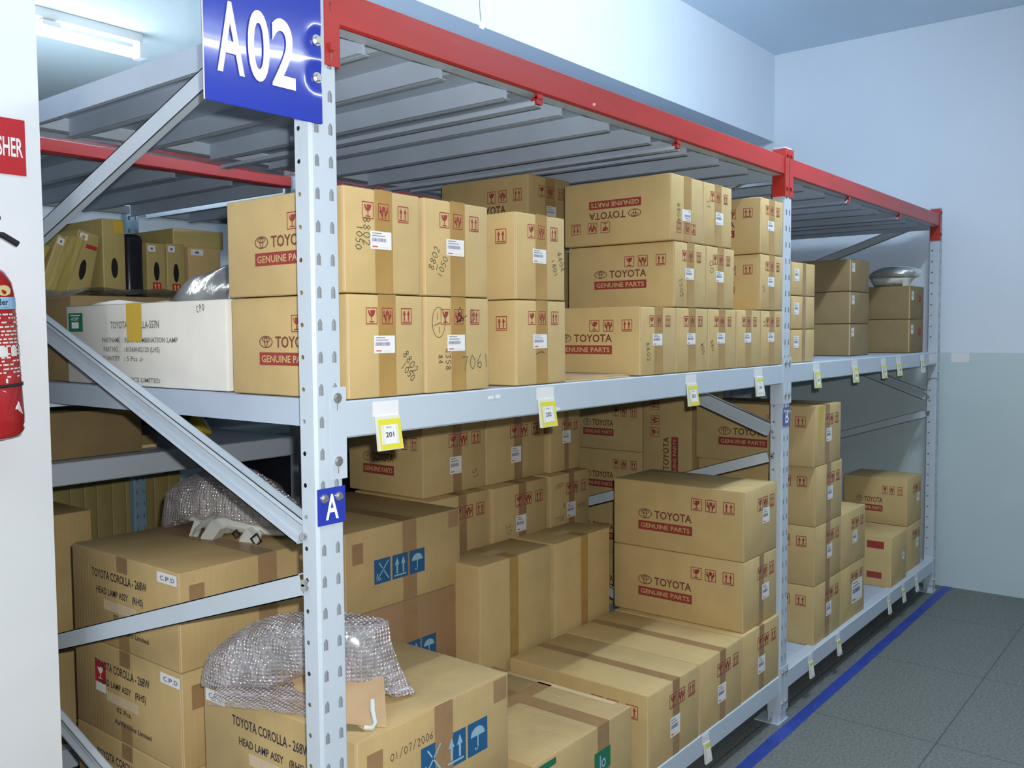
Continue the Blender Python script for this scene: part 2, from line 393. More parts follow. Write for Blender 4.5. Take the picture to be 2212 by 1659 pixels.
def carton(label, group, loc, dims, kind='std', tape=(.39, .62), lab=True, flip=False, side=True, front=True, top_tape=True,
           pen=(), board=KRAFT, rotz=0, extra=None, labpos=None, tmat=TAPE, name='carton', cat='box', edge=True, toff=.0007):
    w, d, h = dims
    root = thing(name, label, cat, loc, (0, 0, rotz), group)
    mb = MB(); mb.cbox(0, w, 0, d, 0, h, board, min(.004, w*.05))
    Ff, Lf, Tf = faces(mb, w, d, h, flip)
    if edge:
        Ff.rect(.001, .003, .0045, h-.003, KRAFT_EDGE, .0004); Lf.rect(d-.0045 if not flip else .001, .003, d-.001 if not flip else .0045, h-.003, KRAFT_EDGE, .0004)
        Tf.rect(.003, .001, w-.003, .004, KRAFT_EDGE, .0004)
    if side: side_print(Lf, d, h, kind)
    if front: front_print(Ff, w, h, kind)
    for t, u, v, hh, m, a in pen: Ff.write(t, u, v, hh, m, a)
    if extra: extra(mb, Ff, Lf, Tf)
    mb.build('carton_body', root)
    if tape: tape_part(root, w, d, h, w*tape[0], w*tape[1], tmat, top=top_tape, off=toff)
    if lab:
        if labpos: u, v, lw, lh = labpos
        elif kind == 'std': u, v, lw, lh = w*.33, h*.43, .061*w/.225, .038*w/.225
        else: u, v, lw, lh = w*.41, h*.27, .065, .065
        label_part(root, Ff, u, v, lw, lh)
    return root

# ------------------------------------------------------------------ the setting
XW = 4.826; YB = 1.11; ZS = 2.88; ZC = 3.46
mb = MB(); mb.box(-4.5, XW+.1, -5.2, 4.3, -.12, 0, FLOOR); struct(mb, 'floor')
mb = MB(); mb.box(-4.5, XW+.1, -5.2, YB+.02, ZC, ZC+.1, CEIL_B); struct(mb, 'ceiling')
mb = MB(); mb.box(-4.5, XW+.1, YB+.15, 4.3, ZS, ZS+.1, CEIL); struct(mb, 'ceiling_rear')
mb = MB(); mb.box(XW, XW+.1, -5.2, 4.3, 1.455, ZC, WALLP); mb.box(XW-.002, XW+.1, -5.2, 4.3, 0, 1.455, DADO)
mb.box(XW-.0035, XW, -.75, -.746, .0, .20, INK_GREY)
struct(mb, 'wall_right')
mb = MB(); mb.box(-4.5, XW, 4.0, 4.1, 1.455, ZS, WALLP); mb.box(-4.5, XW, 3.998, 4.1, 0, 1.455, DADO); struct(mb, 'wall_back')
# beam face above the rear bay, with a plaster crack and a chipped edge
mb = MB(); mb.box(-4.5, XW, YB, YB+.15, ZS, ZC+.05, WALLP)
f = Face(mb, lambda u, v, o: (u, YB-o, v))
f.ribbon([(1.742, 3.2), (1.744, 3.05), (1.741, 2.96), (1.747, 2.90)], .004, INK_GREY); f.poly([(1.725, 2.88), (1.775, 2.88), (1.77, 2.897), (1.75, 2.91), (1.735, 2.892)], PAPER)
mb.box(1.735, 1.765, YB-.004, YB+.002, 2.868, 2.885, PAPER)
struct(mb, 'wall_back_beam')
mb = MB(); mb.box(-1.1, -.150, .95, 1.42, 0, ZS, PILLAR); struct(mb, 'wall_pillar')
mb = MB()
n = 40; vs = []
for i in range(n+1):
    x = 1.0+(XW-1.0)*i/n; a = .004*noise.noise(Vector((x*2.1, 0, 0))); b = .004*noise.noise(Vector((x*2.1, 5, 0)))
    vs += [(x, -.068+a, .0006), (x, -.018+b, .0006)]
mb.add(vs, [(2*i, 2*i+2, 2*i+3, 2*i+1) for i in range(n)], LINE_BLUE)
struct(mb, 'trim_1')

# ------------------------------------------------------------------ racks
WP, DP, PIT = .0706, .058, .0642
def upright(root, x0, y0, ztop, face=1, slots=True, m=STEEL, zoff=.011):
    """open channel upright; its slotted face looks along -y when face is 1"""
    mb = MB(); Y = lambda y: y0+face*y
    def q(pts, mm=m): mb.add(pts, [tuple(range(len(pts)))], mm)
    c = .006
    q([(x0, Y(c), 0), (x0+c, Y(0), 0), (x0+c, Y(0), ztop), (x0, Y(c), ztop)])
    q([(x0+WP-c, Y(0), 0), (x0+WP, Y(c), 0), (x0+WP, Y(c), ztop), (x0+WP-c, Y(0), ztop)])
    q([(x0+WP, Y(c), 0), (x0+WP, Y(DP), 0), (x0+WP, Y(DP), ztop), (x0+WP, Y(c), ztop)])
    q([(x0, Y(.029), 0), (x0, Y(c), 0), (x0, Y(c), ztop), (x0, Y(.029), ztop)])
    q([(x0+.003, Y(.029), 0), (x0, Y(.029), 0), (x0, Y(.029), ztop), (x0+.003, Y(.029), ztop)], STEEL_IN)
    xs = [x0+c, x0+.0105, x0+.0215, x0+.0455, x0+.0565, x0+WP-c]
    nz = int(ztop/PIT)+1
    for k in range(nz):
        za = max(0, k*PIT+zoff-PIT/2); zb = min(ztop, k*PIT+zoff+PIT/2)
        if zb <= za: continue
        zc = k*PIT+zoff; hz = .0115
        for j in range(5):
            a, b = xs[j], xs[j+1]
            if j in (1, 3) and slots and za < zc-hz and zb > zc+hz:
                q([(a, Y(0), za), (b, Y(0), za), (b, Y(0), zc-hz), (a, Y(0), zc-hz)])
                q([(a, Y(0), zc+hz), (b, Y(0), zc+hz), (b, Y(0), zb), (a, Y(0), zb)])
                q([(a, Y(0), zc+hz), (a, Y(0), zc+hz-.006), (a+.004, Y(0), zc+hz)]); q([(b, Y(0), zc+hz), (b-.004, Y(0), zc+hz), (b, Y(0), zc+hz-.006)])
                for xx in (a, b): q([(xx, Y(0), zc-hz), (xx, Y(.004), zc-hz), (xx, Y(.004), zc+hz), (xx, Y(0), zc+hz)], STEEL_IN)
            else: q([(a, Y(0), za), (b, Y(0), za), (b, Y(0), zb), (a, Y(0), zb)])
        # side flange with a round hole
        X = x0+.003; yc = .039; r = .0048; ya, yb = .029, .051
        if slots and za < zc-r and zb > zc+r:
            H = [(X, Y(yc+r*math.cos(t)), zc+r*math.sin(t)) for t in [math.pi*2*i/12+math.pi/12 for i in range(12)]]
            O = []
            for t in [math.pi*2*i/12+math.pi/12 for i in range(12)]:
                cx, sx = math.cos(t), math.sin(t); kx = min((yb-yc)/abs(cx) if cx > 0 else (yc-ya)/max(1e-6, abs(cx)), ((zb-zc) if sx > 0 else (zc-za))/max(1e-6, abs(sx)))
                O.append((X, Y(yc+kx*cx), zc+kx*sx))
            mb.add(H+O, [(i, (i+1) % 12, 12+(i+1) % 12, 12+i) for i in range(12)], m)
            for (yy, zz) in ((ya, za), (yb, za), (ya, zb), (yb, zb)):
                nb = sorted(O, key=lambda p: abs(p[1]-Y(yy))+abs(p[2]-zz))[:2]; q([nb[0], nb[1], (X, Y(yy), zz)])
        else: q([(X, Y(ya), za), (X, Y(yb), za), (X, Y(yb), zb), (X, Y(ya), zb)])
    q([(x0+.003, Y(.051), 0), (x0+.012, Y(DP), 0), (x0+.012, Y(DP), ztop), (x0+.003, Y(.051), ztop)])
    mb.box(x0+.022, x0+WP-.012, min(Y(.012), Y(.05)), max(Y(.012), Y(.05)), .001, ztop-.004, STEEL_IN)
    o = mb.build('upright', root)
    b2 = MB(); b2.box(x0-.02, x0+WP+.01, min(Y(-.004), Y(.10)), max(Y(-.004), Y(.10)), 0, .004, m)
    q2 = [(x0-.012, Y(.03), .004), (x0, Y(.03), .004), (x0, Y(.03), .07), (x0-.003, Y(.03), .07)]
    b2.add(q2, [(0, 1, 2, 3)], m)
    b2.build('base_plate', o)
    return o
def beam(root, x0, x1, y0, z0, z1, face=1, m=STEEL, back=STEEL, conn=True, cz=.19, step=True):
    Y = lambda y: y0+face*y
    mb = MB(); ya, yb = sorted((Y(0), Y(.05)))
    P = [(0, z0+.004), (0, z1-.003), (.004, z1), (.05, z1), (.05, z0), (.011, z0), (.004, z0)]
    vs = [(x, Y(a), b) for x in (x0, x1) for a, b in P]; k = len(P)
    mb.add(vs, [(0, k, k+1, 1), (1, k+1, k+2, 2), (5, k+5, k+6, 6), (6, k+6, k, 0)], m)
    mb.add(vs, [(2, k+2, k+3, 3), (3, k+3, k+4, 4), (4, k+4, k+5, 5), tuple(range(k)), tuple(range(2*k-1, k-1, -1))], back)
    o = mb.build('beam', root)
    if conn:
        zc0 = z1-cz+.034; zc1 = z1+.030
        for xe, s in ((x0, -1), (x1, 1)):
            c = MB(); a, b = sorted((xe, xe+s*.034))
            c.box(a, b, min(Y(-.0035), Y(-.0005)), max(Y(-.0035), Y(-.0005)), zc0, zc1, m)
            a2, b2 = sorted((xe, xe-s*.004)); c.box(a2, b2, min(Y(-.0035), Y(.05)), max(Y(-.0035), Y(.05)), zc0, zc1, m)
            xc = xe+s*.019
            for zz in ((zc1-.022), (zc1-.022-.128)):
                f = Face(c, lambda u, v, o_: (u, Y(-.0035-o_), v))
                c.cyl((xc, Y(-.0035), zz), (xc, Y(-.009), zz), .0082, ZINC if m is not RED else m, 6, smooth=False); c.cyl((xc, Y(-.0035), zz), (xc, Y(-.0055), zz), .0105, ZINC if m is not RED else m, 14)
                f.ribbon([(xc-.0008, zz-.012), (xc-.001, zz-.024)], .0022, INK_GREY)
            if m is RED: f.ribbon([(xc-.003, zc1-.068), (xc, zc1-.064), (xc, zc1-.080)], .002, INK_MAROON, .0004)
            c.build('end_connector', o)
    return o
def brace(root, x, ya, za, yb, zb, wd=.046, dep=.022, opened=False):
    """channel brace in the plane of an end frame"""
    d = Vector((0, yb-ya, zb-za)); L = d.length; d.normalize(); nrm = Vector((0, -d.z, d.y))
    if nrm.z < 0: nrm = -nrm
    A = Vector((x, ya, za)); mb = MB(); t = .0025; hw = wd/2
    def slab(x0, x1, n0, n1):
        vs = []
        for s in (0, L):
            for xx, nn in ((x0, n0), (x1, n0), (x1, n1), (x0, n1)): vs.append(A+d*s+nrm*nn+Vector((xx, 0, 0)))
        mb.add(vs, [(0, 1, 2, 3), (7, 6, 5, 4), (0, 4, 5, 1), (1, 5, 6, 2), (2, 6, 7, 3), (3, 7, 4, 0)], STEEL)
    if opened:
        slab(dep-t, dep, -hw, hw); slab(0, dep, hw-t, hw); slab(0, dep, -hw, -hw+t); slab(0, t, hw-.012, hw); slab(0, t, -hw, -hw+.010)
    else:
        slab(0, t, -hw, hw); slab(0, dep, hw-t, hw); slab(0, dep, -hw, -hw+t)
    o = mb.build('brace', root)
    b = MB()
    p = A+d*.0
    b.cyl((x-.001, p.y-.02 if yb > ya else p.y+.02, p.z), (x-.010, p.y-.02 if yb > ya else p.y+.02, p.z), .008, ZINC, 8); b.build('bolt', o)
    return o
def deck(root, xs, y0, y1, zt, fl=.057, m=DECK):
    for a, b in zip(xs[:-1], xs[1:]):
        a += .0012; b -= .0012
        mb = MB(); t = .0014
        mb.box(a, b, y0, y1, zt-t, zt, m)
        for e, s in ((a, 1), (b, -1)):
            x0, x1 = sorted((e, e+s*t)); mb.box(x0, x1, y0, y1, zt-fl, zt-t, m)
            x0, x1 = sorted((e, e+s*.014)); mb.box(x0, x1, y0, y1, zt-fl-t, zt-fl, m)
        # stiffening rib pressed along the middle
        c = (a+b)/2
        if b-a > .1:
            vs = [(c-.03, y0, zt-t-.0003), (c-.012, y0, zt-.012), (c+.012, y0, zt-.012), (c+.03, y0, zt-t-.0003)]; vs += [(x, y1, z) for x, _, z in vs]
            mb.add(vs, [(0, 1, 5, 4), (1, 2, 6, 5), (2, 3, 7, 6)], m)
        mb.build('deck_panel', root)
def rng(a, b, n): return [a+(b-a)*i/n for i in range(n+1)]

L1, L2 = 2.3493, 4.6986
ra = thing('storage_rack', 'grey steel storage rack with red top beams, two bays long, along the aisle', 'shelving rack', (0, 0, 0))
YR = 1.40
for x in (-WP, L1-WP, L2-WP):
    upright(ra, x, 0, 2.318, 1); upright(ra, x, YR, 2.318, -1, slots=False)
    xb = x+.004
    brace(ra, xb, .062, 2.256, 1.338, 1.819); brace(ra, xb, 1.338, 1.685, .062, 1.198, .058, .026, True)
    brace(ra, xb, .062, 1.088, 1.338, .680); brace(ra, xb, 1.338, .565, .062, .165, .046, .022, True)
    for z in (1.0975, 1.192):
        b = MB(); b.cyl((x+.002, .043, z), (x-.006, .043, z), .0075, ZINC, 10); b.build('bolt', ra)
for (a, b) in ((0, L1-WP), (L1, L2-WP)):
    beam(ra, a+.002, b-.002, 0, 2.2085, 2.281, 1, RED, STEEL)
    beam(ra, a+.002, b-.002, 0, 1.3855, 1.4615, 1)
    beam(ra, a+.002, b-.002, 0, .124, .200, 1)
    beam(ra, a+.002, b-.002, YR, 2.2085, 2.281, -1, RED, STEEL, conn=False)
    beam(ra, a+.002, b-.002, YR, 1.3855, 1.4615, -1, conn=False)
    beam(ra, a+.002, b-.002, YR, .124, .200, -1, conn=False)
deck(ra, [-.035, .12]+rng(.36, 2.28, 8), .052, YR-.052, 2.247)
deck(ra, rng(L1+.0, L2-WP, 9), .052, YR-.052, 2.247)
deck(ra, rng(.002, L1-WP, 9), .052, YR-.052, 1.4615); deck(ra, rng(L1+.002, L2-WP, 9), .052, YR-.052, 1.4615)
deck(ra, rng(.002, L1-WP, 9), .052, YR-.052, .196, .045); deck(ra, rng(L1+.002, L2-WP, 9), .052, YR-.052, .196, .045)
for x in (.68, 1.42, 3.05, 3.85):     # tie bars under the top deck, their hooked ends painted red
    mb = MB(); mb.box(x-.016, x+.016, .012, YR-.012, 2.178, 2.180, DECK); mb.box(x-.016, x-.0135, .012, YR-.012, 2.180, 2.1885, DECK); mb.box(x+.0135, x+.016, .012, YR-.012, 2.180, 2.1885, DECK)
    o = mb.build('tie_bar', ra)
    mb = MB(); mb.box(x-.012, x+.012, .004, .014, 2.196, 2.2085, RED); mb.box(x-.012, x+.012, .006, .022, 2.182, 2.200, RED); mb.build('tie_hook', o)

# rack behind it, back to back
YB0 = 1.70; YB1 = 3.04
rb = thing('storage_rack', 'grey rack with a red top beam standing behind the front rack, stacked with yellow cartons', 'shelving rack', (0, YB0, 0))
def backrack():
    p = rb
    Yo = YB0
    for x in (1.215, -1.13, 3.56):
        a = upright(p, x, 0, 2.318, 1, slots=False); b = upright(p, x, YB1-Yo, 2.318, 1, slots=True, m=POST_B)
    for a, b in ((-1.06, 1.213), (1.287, 3.558)):
        beam(p, a, b, 0, 2.2085, 2.254, 1, RED_D, RED_D, conn=False)
        beam(p, a, b, 0, 1.475, 1.550, 1, conn=False); beam(p, a, b, 0, 1.086, 1.164, 1, conn=False); beam(p, a, b, 0, .1, .172, 1, conn=False)
        for z in (2.2085, 1.475, 1.086): beam(p, a, b, YB1-Yo-.005, z, z+.073, -1, conn=False)
    deck(p, rng(-1.05, 1.21, 9), .052, YB1-Yo-.06, 2.25); deck(p, rng(1.29, 3.55, 9), .052, YB1-Yo-.06, 2.25)
    deck(p, rng(-1.05, 1.21, 4), .052, YB1-Yo-.06, 1.550); deck(p, rng(-1.05, 1.21, 4), .052, YB1-Yo-.06, 1.164); deck(p, rng(-1.05, 1.21, 4), .052, YB1-Yo-.06, .135, .045)
backrack()

# ------------------------------------------------------------------ signs and tags
def bolt(root, x, y, z, r=.0085):
    b = MB(); b.cyl((x, y, z), (x, y-.002, z), r*1.25, ZINC, 16); b.cyl((x, y-.002, z), (x, y-.008, z), r*.85, ZINC, 6, smooth=False); return b.build('bolt', root)
sg = thing('aisle_sign', 'blue aisle sign reading A02 bolted to the top of the nearest upright', 'sign', (0, -.006, 0))
mb = MB()
x0, x1, z0, z1 = -.304, -.046, 2.006, 2.285; nx, nz = 30, 30; vs = []
for j in range(nz+1):
    for i in range(nx+1):
        x = x0+(x1-x0)*i/nx; z = z0+(z1-z0)*j/nz; dd = 0
        for bx, bz in ((-.056, 2.164), (-.056, 2.093)): dd += .0035*math.exp(-((x-bx)**2+(z-bz)**2)/(2*.012**2))
        vs.append((x, -.002+dd+.0012*math.sin((x-x0)*14), z))
mb.add(vs, [(j*(nx+1)+i, j*(nx+1)+i+1, (j+1)*(nx+1)+i+1, (j+1)*(nx+1)+i) for j in range(nz) for i in range(nx)], BLUE_SIGN, True)
k = len(vs); mb.box(x0, x1, .0022, .0034, z0, z1, BLUE_SIGN)
mb.box(x0, x0+.002, -.001, .003, z0, z1, PAPER)
mb.build('sign_plate', sg)
mb = MB(); f = Face(mb, lambda u, v, o: (u, -.0028-o, v))
f.text('A', -.279, 2.062, .056, .121, SIGN_WHITE, .001); f.text('0', -.215, 2.062, .047, .121, SIGN_WHITE, .001); f.text('2', -.163, 2.060, .053, .121, SIGN_WHITE, .001)
mb.build('sign_lettering', sg)
bolt(sg, -.056, -.0005, 2.164); bolt(sg, -.056, -.0005, 2.093)
for nm, xo, lt, lbl in (('A', -WP, 'A', 'small blue plate reading A on the nearest upright'), ('B', L1-WP, 'B', 'small blue plate reading B on the middle upright')):
    pl = thing('bay_plate', lbl, 'sign', (xo, -.001, 1.217))
    mb = MB(); mb.box(-.001, .070, -.0022, -.0006, 0, .074, BLUE_SIGN); mb.build('plate', pl)
    mb = MB(); f = Face(mb, lambda u, v, o: (u, -.0022-o, v)); f.text(lt, .0185, .011, .033, .050, SIGN_WHITE, .0006); mb.build('plate_letter', pl)
    bolt(pl, .0155, -.0022, .054, .0072); bolt(pl, .053, -.0022, .054, .0072)
tagdata = [(.118, 0, '201', 'yellow bin tag reading 201 under the nearest upright on the middle beam'), (.688, 0, '202', 'yellow bin tag reading 202 on the middle beam'),
 (1.498, 0, '203', 'third yellow bin tag along the middle beam, half way to the middle upright'), (2.036, 0, '204', 'pale bin tag on the middle beam just left of the middle upright'),
 (2.638, 0, '205', 'first yellow bin tag right of the middle upright on the middle beam'), (3.134, 0, '206', 'second yellow bin tag right of the middle upright on the middle beam'),
 (3.577, 0, '207', 'narrow yellow bin tag below the plain brown cartons of the far bay'), (3.842, 0, '208', 'yellow bin tag below the headlamp on the far middle beam'), (4.30, 0, '209', 'last bin tag on the middle beam next to the far upright'),
 (1.62, 1, '', 'pale bin tag on the bottom beam below the taped front cartons'), (2.607, 1, '', 'first bin tag right of the middle upright on the bottom beam'), (2.957, 1, '', 'second bin tag right of the middle upright on the bottom beam'),
 (3.735, 1, '', 'third bin tag right of the middle upright on the bottom beam'), (4.0, 1, '', 'small bin tag on the bottom beam below the small carton with the orange side'), (4.257, 1, '', 'last bin tag on the bottom beam near the far wall')]
for x, low, num, lbl in tagdata:
    zt = 1.455 if not low else .194
    t = thing('bin_tag', lbl, 'label holder', (x, 0, zt), group='bin tags on the middle beam' if not low else 'bin tags on the bottom beam')
    w = .074 if not low else .05
    pale = low or num in ('204', '209')
    mb = MB(); mb.box(-w/2, w/2, -.0014, -.0002, -.031, 0, PAPER); mb.build('adhesive_strip', t)
    # pocket hangs from the strip and stands a little off the beam
    mb = MB(); h = .104 if not low else .10; zz = -.031
    vs = [(-w/2+.005, -.001, zz), (w/2, -.001, zz), (w/2+.003, -.006, -h), (-w/2+.006, -.006, -h), (-w/2+.005, -.004, zz), (w/2, -.004, zz), (w/2+.003, -.013, -h), (-w/2+.006, -.013, -h)]
    mb.add(vs, [(0, 1, 2, 3), (4, 7, 6, 5), (0, 4, 5, 1), (3, 2, 6, 7), (0, 3, 7, 4), (1, 5, 6, 2)], PLASTIC_W)
    A, B, C, D = [Vector(vs[i]) for i in (7, 6, 5, 4)]
    f = Face(mb, lambda u, v, o: (A+(B-A)*u+(D-A)*v)+Vector((0, -o, 0)))
    if not pale: f.rect(.06, .03, .97, .90, YELLOW, .0006)
    else: f.rect(.25, .55, .97, .90, YELLOW, .0006)
    f.rect(.12, .17, .84, .74, PLASTIC_W if not pale else PAPER, .0011)
    f.rect(.26, .19, .74, .72, PAPER, .0014)
    mb.build('tag_pocket', t)
    if num:
        mb = MB(); f = Face(mb, lambda u, v, o: (A+(B-A)*u+(D-A)*v)+Vector((0, -o, 0)))
        f.text(num, .30, .38, .34, .145, INK_BLACK, .0018); f.text('A02A', .33, .64, .24, .045, INK_GREY, .0018); mb.build('tag_number', t)
# scraps of tape left on the beams; plain white patches on beam end and wall
def scrap(name, label, cat, x, z, w, h, y=-.0006, m=PAPER):
    mb = MB(); mb.box(-w/2, w/2, -.0007, .0, -h/2, h/2, m); return tag(mb.build(name, None, (x, y, z)), label, cat)
scrap('tape_scrap', 'scrap of white tape on the middle beam between tags 201 and 202', 'tape', .466, 1.441, .022, .008); scrap('tape_scrap', 'second scrap of white tape left of tag 202 on the middle beam', 'tape', .493, 1.442, .018, .009)
scrap('white_patch', 'white patch on the far end of the middle beam', 'label', 4.53, 1.425, .17, .055)
mb = MB(); mb.box(-.0007, 0, -.05, .05, -.028, .028, PAPER); tag(mb.build('white_patch', None, (XW-.0023, -.085, 1.424)), 'white patch on the right wall beside the far upright', 'label')
mb = MB(); mb.box(0, .013, -.0008, 0, 0, .012, PAPER); mb.box(.013, .026, -.0008, 0, .002, .009, PAPER); tag(mb.build('tape_scrap', None, (.728, -.001, 1.388)), 'torn white tape end at the bottom of the middle beam beside tag 202', 'tape')

# ------------------------------------------------------------------ pillar fittings
fs = thing('safety_sign', 'red sign with white lettering above the fire extinguisher on the white pillar', 'sign', (-.187, .95, 1.993))
mb = MB(); mb.box(-.30, 0, -.003, 0, 0, .136, STICK_RED)
mb.build('sign_plate', fs)
mb = MB(); f = Face(mb, lambda u, v, o: (u, -.003-o, v)); f.text('FIRE EXTINGUISHER', -.235, .045, .228, .045, SIGN_WHITE); mb.build('sign_lettering', fs)
ex = thing('fire_extinguisher', 'red fire extinguisher hanging on the white pillar', 'fire extinguisher', (-.345, .855, 1.358), (0, math.radians(-2.6), 0))
mb = MB(); R_ = .088
mb.lathe([(0, 0), (.05, .0), (.078, .006), (.086, .02), (.084, .028), (.087, .034), (R_, .05), (R_, .335), (.084, .362), (.072, .385), (.052, .402), (.03, .412), (0, .415)], 0, 0, EXT_RED, 40)
mb.build('cylinder_body', ex)
mb = MB(); cf = Face(mb, lambda u, v, o: ((R_+o)*math.cos(u/R_-math.pi/2), (R_+o)*math.sin(u/R_-math.pi/2), v))
def cr_(u0, v0, u1, v1, m, off=.0008, n=14):
    for i in range(n):
        a = u0+(u1-u0)*i/n; b = u0+(u1-u0)*(i+1)/n; cf.rect(a, v0, b, v1, m, off)
cr_(-.10, .300, .112, .327, BLUE_L)
cf.text('Powder', -.018, .309, .068, .014, INK_BLACK, .0014); cf.text('dry chemical', -.01, .302, .06, .004, INK_GREY, .0014)
cf.poly([(.040+.024*math.cos(t), .342+.012*math.sin(t)) for t in [math.pi*2*i/16 for i in range(16)]], CREAM, .0012)
random.seed(3)
z = .286
while z > .135:
    u = -.06
    while u < .095:
        w = random.uniform(.006, .018); cf.rect(u, z, min(u+w, .1), z+.0035, PAPER if random.random() < .75 else STICK_RED, .0009); u += w+.004
    z -= random.choice((.008, .010))
for i in range(5): cr_(-.05+i*.032, .192, -.05+i*.032+.022, .214, PAPER, .0012, 4)
cf.poly([(-.01, .065), (.05, .07), (.075, .055), (.06, .085), (.02, .115), (-.01, .12)], PAPER, .001)
cf.rect(-.02, .132, .03, .142, PAPER, .001)
mb.build('extinguisher_label', ex)
mb = MB(); mb.lathe([(R_+.0005, .122), (R_+.003, .122), (R_+.003, .129), (R_+.0005, .129)], 0, 0, BLACK, 36); mb.build('strap', ex)
mb = MB(); mb.cyl((0, 0, .41), (0, 0, .455), .018, ZINC, 16); mb.build('valve', ex)
mb = MB(); mb.tube([(-.03, -.015, .47), (.03, -.015, .478), (.075, -.012, .472), (.108, -.01, .452)], .0075, BLACK); mb.build('carrying_handle', ex)
mb = MB(); mb.tube([(-.03, -.015, .488), (.02, -.015, .505), (.058, -.012, .512), (.072, -.01, .511)], .006, BLACK); mb.build('trigger_lever', ex)
mb = MB(); mb.box(-.03, .03, .088, .095, .2, .38, STEEL_IN); mb.build('wall_bracket', ex)

def lamp_fixture(label, x0, x1, y, zc, group=None, tm=None):
    t = thing('fluorescent_lamp', label, 'ceiling lamp', ((x0+x1)/2, y, zc), group=group); h = (x1-x0)/2
    mb = MB(); mb.cbox(-h, h, -.024, .024, -.040, 0, LAMPBODY, .004); mb.build('lamp_housing', t)
    mb = MB(); mb.box(-h-.01, -h+.02, -.028, .028, -.105, -.04, LAMPBODY); mb.build('end_cap', t)
    mb = MB(); mb.box(h-.02, h+.01, -.028, .028, -.105, -.04, LAMPBODY); mb.build('end_cap', t)
    mb = MB(); mb.box(-.035+.22, .035+.22, -.034, .034, -.07, -.05, LAMPBODY); mb.build('housing_clip', t)
    mb = MB(); mb.cyl((-h+.02, 0, -.085), (h-.02, 0, -.085), .021, tm or TUBE, 14); mb.build('lamp_tube', t)
lamp_fixture('lit fluorescent tube on the low ceiling behind the racks', -.32, .90, 2.3, ZS)
lamp_fixture('lit fluorescent tube on the high ceiling over the aisle', 1.8, 3.0, -3.5, ZC, None, TUBE_S)
lamp_fixture('bright fluorescent tube on the high ceiling over the near bay', -.7, .5, -.15, ZC, None, TUBE_C)
lamp_fixture('added fill tube on the high ceiling left of the rack end', -3.3, -2.1, .3, ZC, None, TUBE_FILL)  # lamp added out of view to brighten the left-facing carton sides
lamp_fixture('bright fluorescent tube on the high ceiling over the far bay', 1.7, 2.9, -.75, ZC, None, TUBE_B)

# ------------------------------------------------------------------ cartons on the middle shelf, near bay
G1 = 'red-printed part cartons on the middle shelf'
ZM = 1.4635
def hand(kind):
    g = INK_GREEN
    return {'a': [('8802', .205, .03, .017, g, 0)], }.get(kind, [])
pw = math.pi/2
D1 = (.2205, .398, .2165)  # front row and right group: positions and sizes were scaled about the camera
carton('lower carton beside the nearest upright, green numbers right of its barcode label', G1, (.0185, .004, ZM), D1, pen=[('8802', .155, .088, .019, INK_GREEN, -.9), ('1050', .150, .062, .016, INK_GREEN, -.8)])
carton('upper carton beside the nearest upright, green numbers left of its white barcode label', G1, (.0125, .004, ZM+.2185), D1, pen=[('8802', .053, .158, .020, INK_GREEN, -pw), ('1050', .036, .14, .017, INK_GREEN, -pw-.1)])
carton('second lower carton of the front row with a circled scribble and the number 7061', G1, (.2445, .003, ZM), D1, pen=[('7061', .125, .045, .033, INK_BLACK, .08), ('8358', .066, .10, .017, INK_BLACK, -pw), ('84', .042, .085, .014, INK_BLACK, -pw)],
       extra=lambda mb, F, L, T: (F.ring(.044, .159, .022, .035, .0016, INK_BLACK, .001), F.ribbon([(.04, .18), (.041, .165)], .0016, INK_BLACK), F.ribbon([(.03, .152), (.05, .158)], .0016, INK_BLACK), F.ribbon([(.045, .148), (.047, .135)], .0016, INK_BLACK), F.write('8SD', .105, .165, .03, INK_BLACK, -.1), F.ribbon([(.11, .18), (.13, .165), (.105, .16), (.14, .175)], .002, INK_BLACK)))
carton('second upper carton of the front row with green numbers below left of its barcode label', G1, (.2445, .003, ZM+.2185), D1, pen=[('8802', .028, .055, .019, INK_GREEN, 1.15), ('1050', .055, .04, .017, INK_GREEN, 1.1), ('-', .05, .05, .03, INK_GREEN, 1.1)])
carton('third lower carton of the front row with a short black curve under its label', G1, (.5730, .004, ZM), (.215, .398, .2165), extra=lambda mb, F, L, T: F.ribbon([(.083, .078), (.095, .083), (.108, .084), (.118, .080)], .002, INK_BLACK))
carton('third upper carton of the front row with green numbers right of its label', G1, (.5730, .004, ZM+.2185), (.2125, .398, .2185), pen=[('4404', .175, .125, .018, INK_GREEN, -1.2), ('1801', .15, .105, .016, INK_GREEN, -1.25)])
carton('carton at the back of the middle shelf, level with the third lower front carton', G1, (1.43, .62, ZM), (.262, .43, .21), 'std')
carton('back carton on the middle shelf above and behind the front row, second layer', G1, (1.43, .62, ZM+.222), (.262, .43, .218), 'std')
carton('topmost back carton on the middle shelf, its lettering partly hidden', G1, (1.43, .62, ZM+.4475), (.264, .43, .262), 'std', labpos=(.11, .112, .06, .045))
